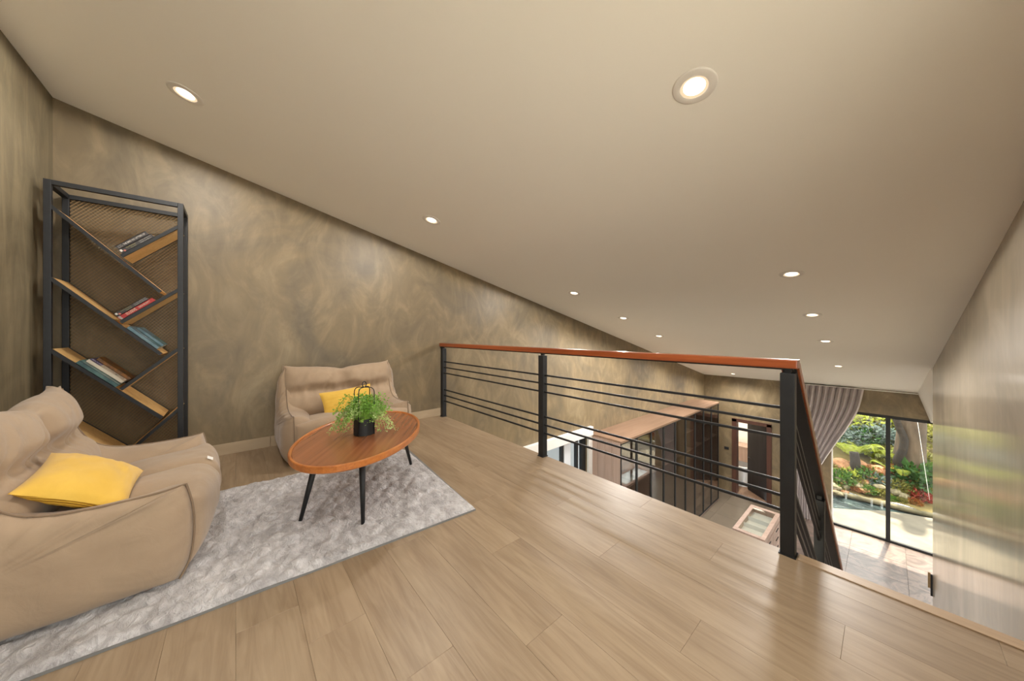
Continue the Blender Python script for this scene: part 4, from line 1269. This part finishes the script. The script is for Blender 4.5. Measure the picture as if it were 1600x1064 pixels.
for k in range(60):
    px = rg.uniform(1296, 1450); py = rg.uniform(738, 772) + max(0, (px - 1400))*0.22
    p = ground_y(px, py); s_ = rg.uniform(0.06, 0.11)
    o = link('rockery_stone', rock_me[(('rock_tan', 'rock_grey')[k % 2], k % 3)], None, (p.x, p.y, p.z + s_*0.1), (0, 0, k*2.1))
    o.scale = (s_, s_, s_)
    tag(o, 'fist-sized stone among the rockery plants', 'rock', 'small stones in the rockery')

def bush_mesh(name, seed, n, leaf_l, w=0.4, flat=0.75):
    rg = random.Random(seed); mb = MB()
    for k in range(n):
        a_ = rg.uniform(0, 2*math.pi); ph = math.acos(rg.uniform(-0.1, 1)); rr = rg.uniform(0.55, 1.0)
        d = Vector((math.cos(a_)*math.sin(ph), math.sin(a_)*math.sin(ph), math.cos(ph)*flat))
        p = d*rr; o = (d + Vector((rg.gauss(0, 0.5), rg.gauss(0, 0.5), rg.gauss(0, 0.4)))).normalized()
        s = o.cross(Vector((rg.gauss(0, 1), rg.gauss(0, 1), rg.gauss(0, 1)))).normalized()
        L_ = leaf_l*rg.uniform(0.6, 1.3); u = o.cross(s)*L_*0.15
        mb.add([p, p + o*L_*0.45 + s*L_*w*0.5 + u, p + o*L_, p + o*L_*0.45 - s*L_*w*0.5 + u], [(0, 1, 2), (0, 2, 3)])
    return mb
bush_me = {}
def bush(px, py, size, mat, label, name='shrub', leaf_l=0.35, n=420, group='shrubs of the garden', lift=0.0, y=None):
    key = (mat, leaf_l, n)
    if key not in bush_me:
        bush_me[key] = bush_mesh('foliage', len(bush_me) + 3, n, leaf_l, 0.55).mesh('foliage', mat, fix=False)
    p = ground_y(px, py) if y is None else pix(px, py, y)
    e = empty(name, (p.x, p.y, p.z + lift), random.uniform(0, 6), label, 'plant', group)
    e.scale = (size, size, size)
    f = link('foliage', bush_me[key], e); f['kind'] = 'stuff'
    return e
bush(1313, 752, 0.40, 'leaf_green', 'round bright green shrub at the left of the rockery', leaf_l=0.30)
bush(1330, 745, 0.30, 'leaf_lime', 'yellow-green moss clump in the rockery')
bush(1356, 744, 0.34, 'leaf_green', 'leafy green clump beside the upright boulder')
bush(1366, 740, 0.30, 'leaf_rust', 'rust-coloured plant left of the window bar')
bush(1358, 768, 0.20, 'leaf_green', 'small green tuft at the water edge')
bush(1334, 765, 0.16, 'leaf_rust', 'orange plant at the water edge')
bush(1368, 752, 0.28, 'leaf_blue', 'blue-green plant in the middle of the rockery')
bush(1398, 742, 0.34, 'leaf_rust', 'orange-brown plant right of the window bar')
bush(1404, 762, 0.28, 'leaf_olive', 'olive plant low right of the window bar')
bush(1432, 752, 0.52, 'leaf_deep', 'big-leaved dark green shrub under the tree trunk', leaf_l=0.5, n=260)
bush(1446, 742, 0.45, 'leaf_green', 'leafy green shrub at the right edge of the window', leaf_l=0.45, n=260)
bush(1440, 778, 0.26, 'leaf_red', 'red-leaved plant at the right end of the pond')
bush(1300, 735, 0.32, 'leaf_olive', 'olive shrub beside the curtain edge')
bush(1412, 738, 0.34, 'leaf_lime', 'lime plant at the foot of the tree trunk')
bush(1386, 728, 0.30, 'leaf_olive', 'olive plant behind the window bar')
bush(1396, 722, 0.30, 'leaf_lime', 'yellow-green plant left of the tree trunk')
bush(1445, 725, 0.40, 'leaf_olive', 'pale olive plant right of the tree trunk')
bush(1325, 745, 0.22, 'leaf_green', 'small green plant between the left boulders')
bush(1345, 760, 0.20, 'leaf_olive', 'olive ground cover on the bank')
bush(1378, 772, 0.18, 'leaf_olive', 'mossy plant at the foot of the window bar')
bush(1392, 760, 0.24, 'leaf_blue', 'grey-green plant behind the bar foot')
bush(1420, 770, 0.22, 'leaf_olive', 'olive tuft at the right bank')
bush(1436, 768, 0.26, 'leaf_green', 'green tuft between the dark shrub and the red plant')
bush(1450, 768, 0.30, 'leaf_olive', 'olive tuft at the right edge above the red plant')
bush(1410, 784, 0.15, 'leaf_olive', 'small olive tuft on the pond rim right of the bar')
bush(1396, 782, 0.14, 'leaf_green', 'small green tuft on the pond rim beside the bar')
bush(1428, 786, 0.16, 'leaf_rust', 'rusty tuft on the pond rim near the red plant')
bush(1308, 762, 0.20, 'leaf_olive', 'olive tuft above the left waterfall')
# shrubs higher up the slope
rg = random.Random(5)
UP = [(1330, 686, 0.8, 'leaf_blue'), (1350, 690, 0.7, 'leaf_deep'), (1372, 684, 0.8, 'leaf_blue'), (1360, 668, 0.9, 'leaf_lime'), (1340, 664, 0.9, 'leaf_olive'), (1378, 672, 0.7, 'leaf_blue'),
      (1395, 690, 0.6, 'leaf_blue'), (1393, 712, 0.5, 'leaf_olive'), (1400, 672, 0.8, 'leaf_olive'), (1448, 668, 1.0, 'leaf_lime'), (1450, 692, 0.8, 'leaf_olive'), (1330, 668, 0.9, 'leaf_lime'), (1385, 660, 1.0, 'leaf_olive'), (1350, 704, 0.4, 'leaf_blue')]
NAMES = {'leaf_blue': 'hazy blue-green', 'leaf_deep': 'dark green', 'leaf_lime': 'sunny lime', 'leaf_olive': 'dusty olive'}
PLACES = ['above the fern', 'above the fern near the middle', 'left of the window bar', 'high beside the bar', 'high beside the curtain', 'touching the bar', 'right of the bar', 'low between the bar and tree', 'left of the tree trunk', 'right of the tree at the top', 'right of the trunk halfway up', 'at the top by the curtain edge', 'at the top behind the bar', 'just behind the fern']
for (px, py, s_, m), pl in zip(UP, PLACES):
    bush(px, py, s_*0.8, m, NAMES[m] + ' bush on the slope ' + pl, leaf_l=0.22, n=700, group='bushes on the slope')

# ferns: arching fronds, each frond a part
fm = MB()
spine = [Vector((0, 0, 0)) + Vector((math.sin(t_*1.9)*0.62 + t_*0.25, 0, math.sin(t_*2.5)*0.42)) for t_ in [k/14 for k in range(15)]]
fm.tube(spine, 0.008, 4, r1=0.002)
for i in range(1, 15):
    for sgn in (-1, 1):
        for h_ in (0.0, 0.5):
            p = spine[i] if h_ == 0 else spine[i].lerp(spine[i-1], 0.5)
            L_ = 0.26*math.sin(math.pi*(0.12 + 0.86*(i - h_)/15)) + 0.02
            tan = (spine[i] - spine[i-1]).normalized()
            d_ = (Vector((0, sgn, 0)) + tan*0.45).normalized(); up = Vector((0, 0, -0.12))
            q = p + d_*L_ + up*L_
            fm.add([p - tan*0.022, p + d_*L_*0.5 + tan*0.024, q, p + d_*L_*0.5 - tan*0.024], [(0, 1, 2, 3)])
fern_me = fm.mesh('frond', 'leaf_lime', fix=False)
def fern(px, py, size, n, label, y=None):
    p = ground_y(px, py) if y is None else pix(px, py, y)
    e = empty('fern', (p.x, p.y, p.z), 0, label, 'fern', 'ferns of the rockery'); e.scale = (size, size, size)
    for k in range(n):
        f = link('frond', fern_me, e, None, (0, -0.25*((k*7) % 3)/2, 2*math.pi*k/n + 0.3*math.sin(k*4)))
        s_ = 0.8 + 0.25*math.sin(k*2.3); f.scale = (s_, s_, s_*1.1)
    return e
fern(1330, 712, 0.86, 15, 'large lime-green fern arching above the tan boulder')
fern(1364, 716, 0.74, 13, 'lime-green fern left of the window bar')
fern(1404, 742, 0.62, 11, 'green fern spreading right of the window bar')
sp_ = ground_y(1336, 727)
stump = MB().tube(cr([(0, 0, -0.1), (0.02, 0, 0.2), (-0.01, 0.02, 0.5)], 5), 0.13, 14, r1=0.10).obj('stump', 'bark_dark', smooth=True)
stump.location = (sp_.x, sp_.y - 0.35, sp_.z); tag(stump, 'short dark broken stump in front of the fern', 'stump')

# big tree behind the pond
tb_ = ground_y(1420, 733)
tree = empty('tree', (tb_.x, tb_.y, tb_.z), 0, 'thick grey tree trunk rising behind the rockery', 'tree')
def trunk(u, v):
    a_ = 2*math.pi*u; z = 7.0*v
    r_ = 0.30 + 0.16*math.exp(-z/0.35) - 0.015*z + 0.03*ns(math.cos(a_)*1.5, math.sin(a_)*1.5, z*0.8)
    return (r_*math.cos(a_) + 0.04*z, r_*math.sin(a_), z - 0.2)
MB().grid(trunk, 28, 40, cu=True).obj('trunk', 'bark', tree, smooth=True)
MB().tube(cr([(-0.14, -0.30, -0.15), (-0.22, -0.34, 0.25), (-0.12, -0.32, 0.6), (-0.10, -0.30, 0.95), (-0.20, -0.30, 1.3), (-0.26, -0.25, 1.8), (-0.1, -0.1, 2.6)], 5), 0.11, 10, r1=0.06).obj('root_vine', 'bark_dark', tree, smooth=True)
for k, (ax_, ay_, az_) in enumerate(((2.5, 1.2, 2.4), (-2.6, 1.4, 2.6), (0.4, 3.2, 2.4), (1.6, 2.4, 3.0), (-1.4, 2.8, 3.2))):
    MB().tube(cr([(0.2, 0, 5.2), (ax_*0.4, ay_*0.4, 5.2 + az_*0.5), (ax_, ay_, 5.2 + az_)], 5), 0.14, 8, r1=0.04).obj('branch', 'bark', tree, smooth=True)
rg = random.Random(21); cm = MB()
for k in range(2600):
    c_ = rg.choice(((2.5, 1.6, 8.0), (-2.6, 1.6, 8.2), (0.4, 3.2, 8.0), (1.6, 2.4, 8.6), (-1.4, 2.8, 8.6)))
    p = Vector((c_[0] + rg.gauss(0, 0.75), c_[1] + rg.gauss(0, 0.45), c_[2] + rg.gauss(0, 0.45)))
    o = Vector((rg.gauss(0, 1), rg.gauss(0, 1), rg.gauss(0, 0.5))).normalized(); s = o.cross(Vector((rg.gauss(0, 1), rg.gauss(0, 1), 1))).normalized()
    L_ = rg.uniform(0.15, 0.28)
    cm.add([p, p + o*L_*0.5 + s*L_*0.28, p + o*L_, p + o*L_*0.5 - s*L_*0.28], [(0, 1, 2, 3)])
cw = cm.obj('crown', 'leaf_green', tree, fix=False); cw['kind'] = 'stuff'
ca, cb = pix(1433, 655, 13.9), pix(1450, 765, 13.9)
tag(MB().tube([ca + (ca - cb)*0.8, ca, cb, cb + (cb - ca)*0.15], 0.005, 6).obj('cord', 'white_paint', smooth=True), 'thin white cord stretched down in front of the tree trunk', 'cord')
# fallen branch on the slope, high left
fa, fb = ground_y(1325, 672), ground_y(1362, 684)
tag(MB().tube(cr([fa + Vector((0, 0, 0.2)), fa.lerp(fb, 0.5) + Vector((0, 0, 0.28)), fb + Vector((0, 0, 0.05))], 6), 0.13, 10, r1=0.07).obj('fallen_branch', 'bark_dark', smooth=True), 'dark fallen branch on the slope near the curtain', 'branch')
for px, lab in ((1305, 'beside the curtain edge'), (1322, 'below the tan boulder'), (1362, 'left of the window bar'), (1378, 'behind the window bar')):
    p = pix(px, 768, 13.42)
    o = MB().grid(lambda u, v: ((u - 0.5)*0.05*(1 - 0.3*v), -0.10*v*v + 0.01*math.sin(u*9), -0.24*v), 5, 8).obj('water_trickle', 'falling_water', smooth=True, fix=False)
    o.location = (p.x, p.y, ZL + 0.14); tag(o, 'thin trickle of water falling into the pond ' + lab, 'water', 'trickles into the pond')
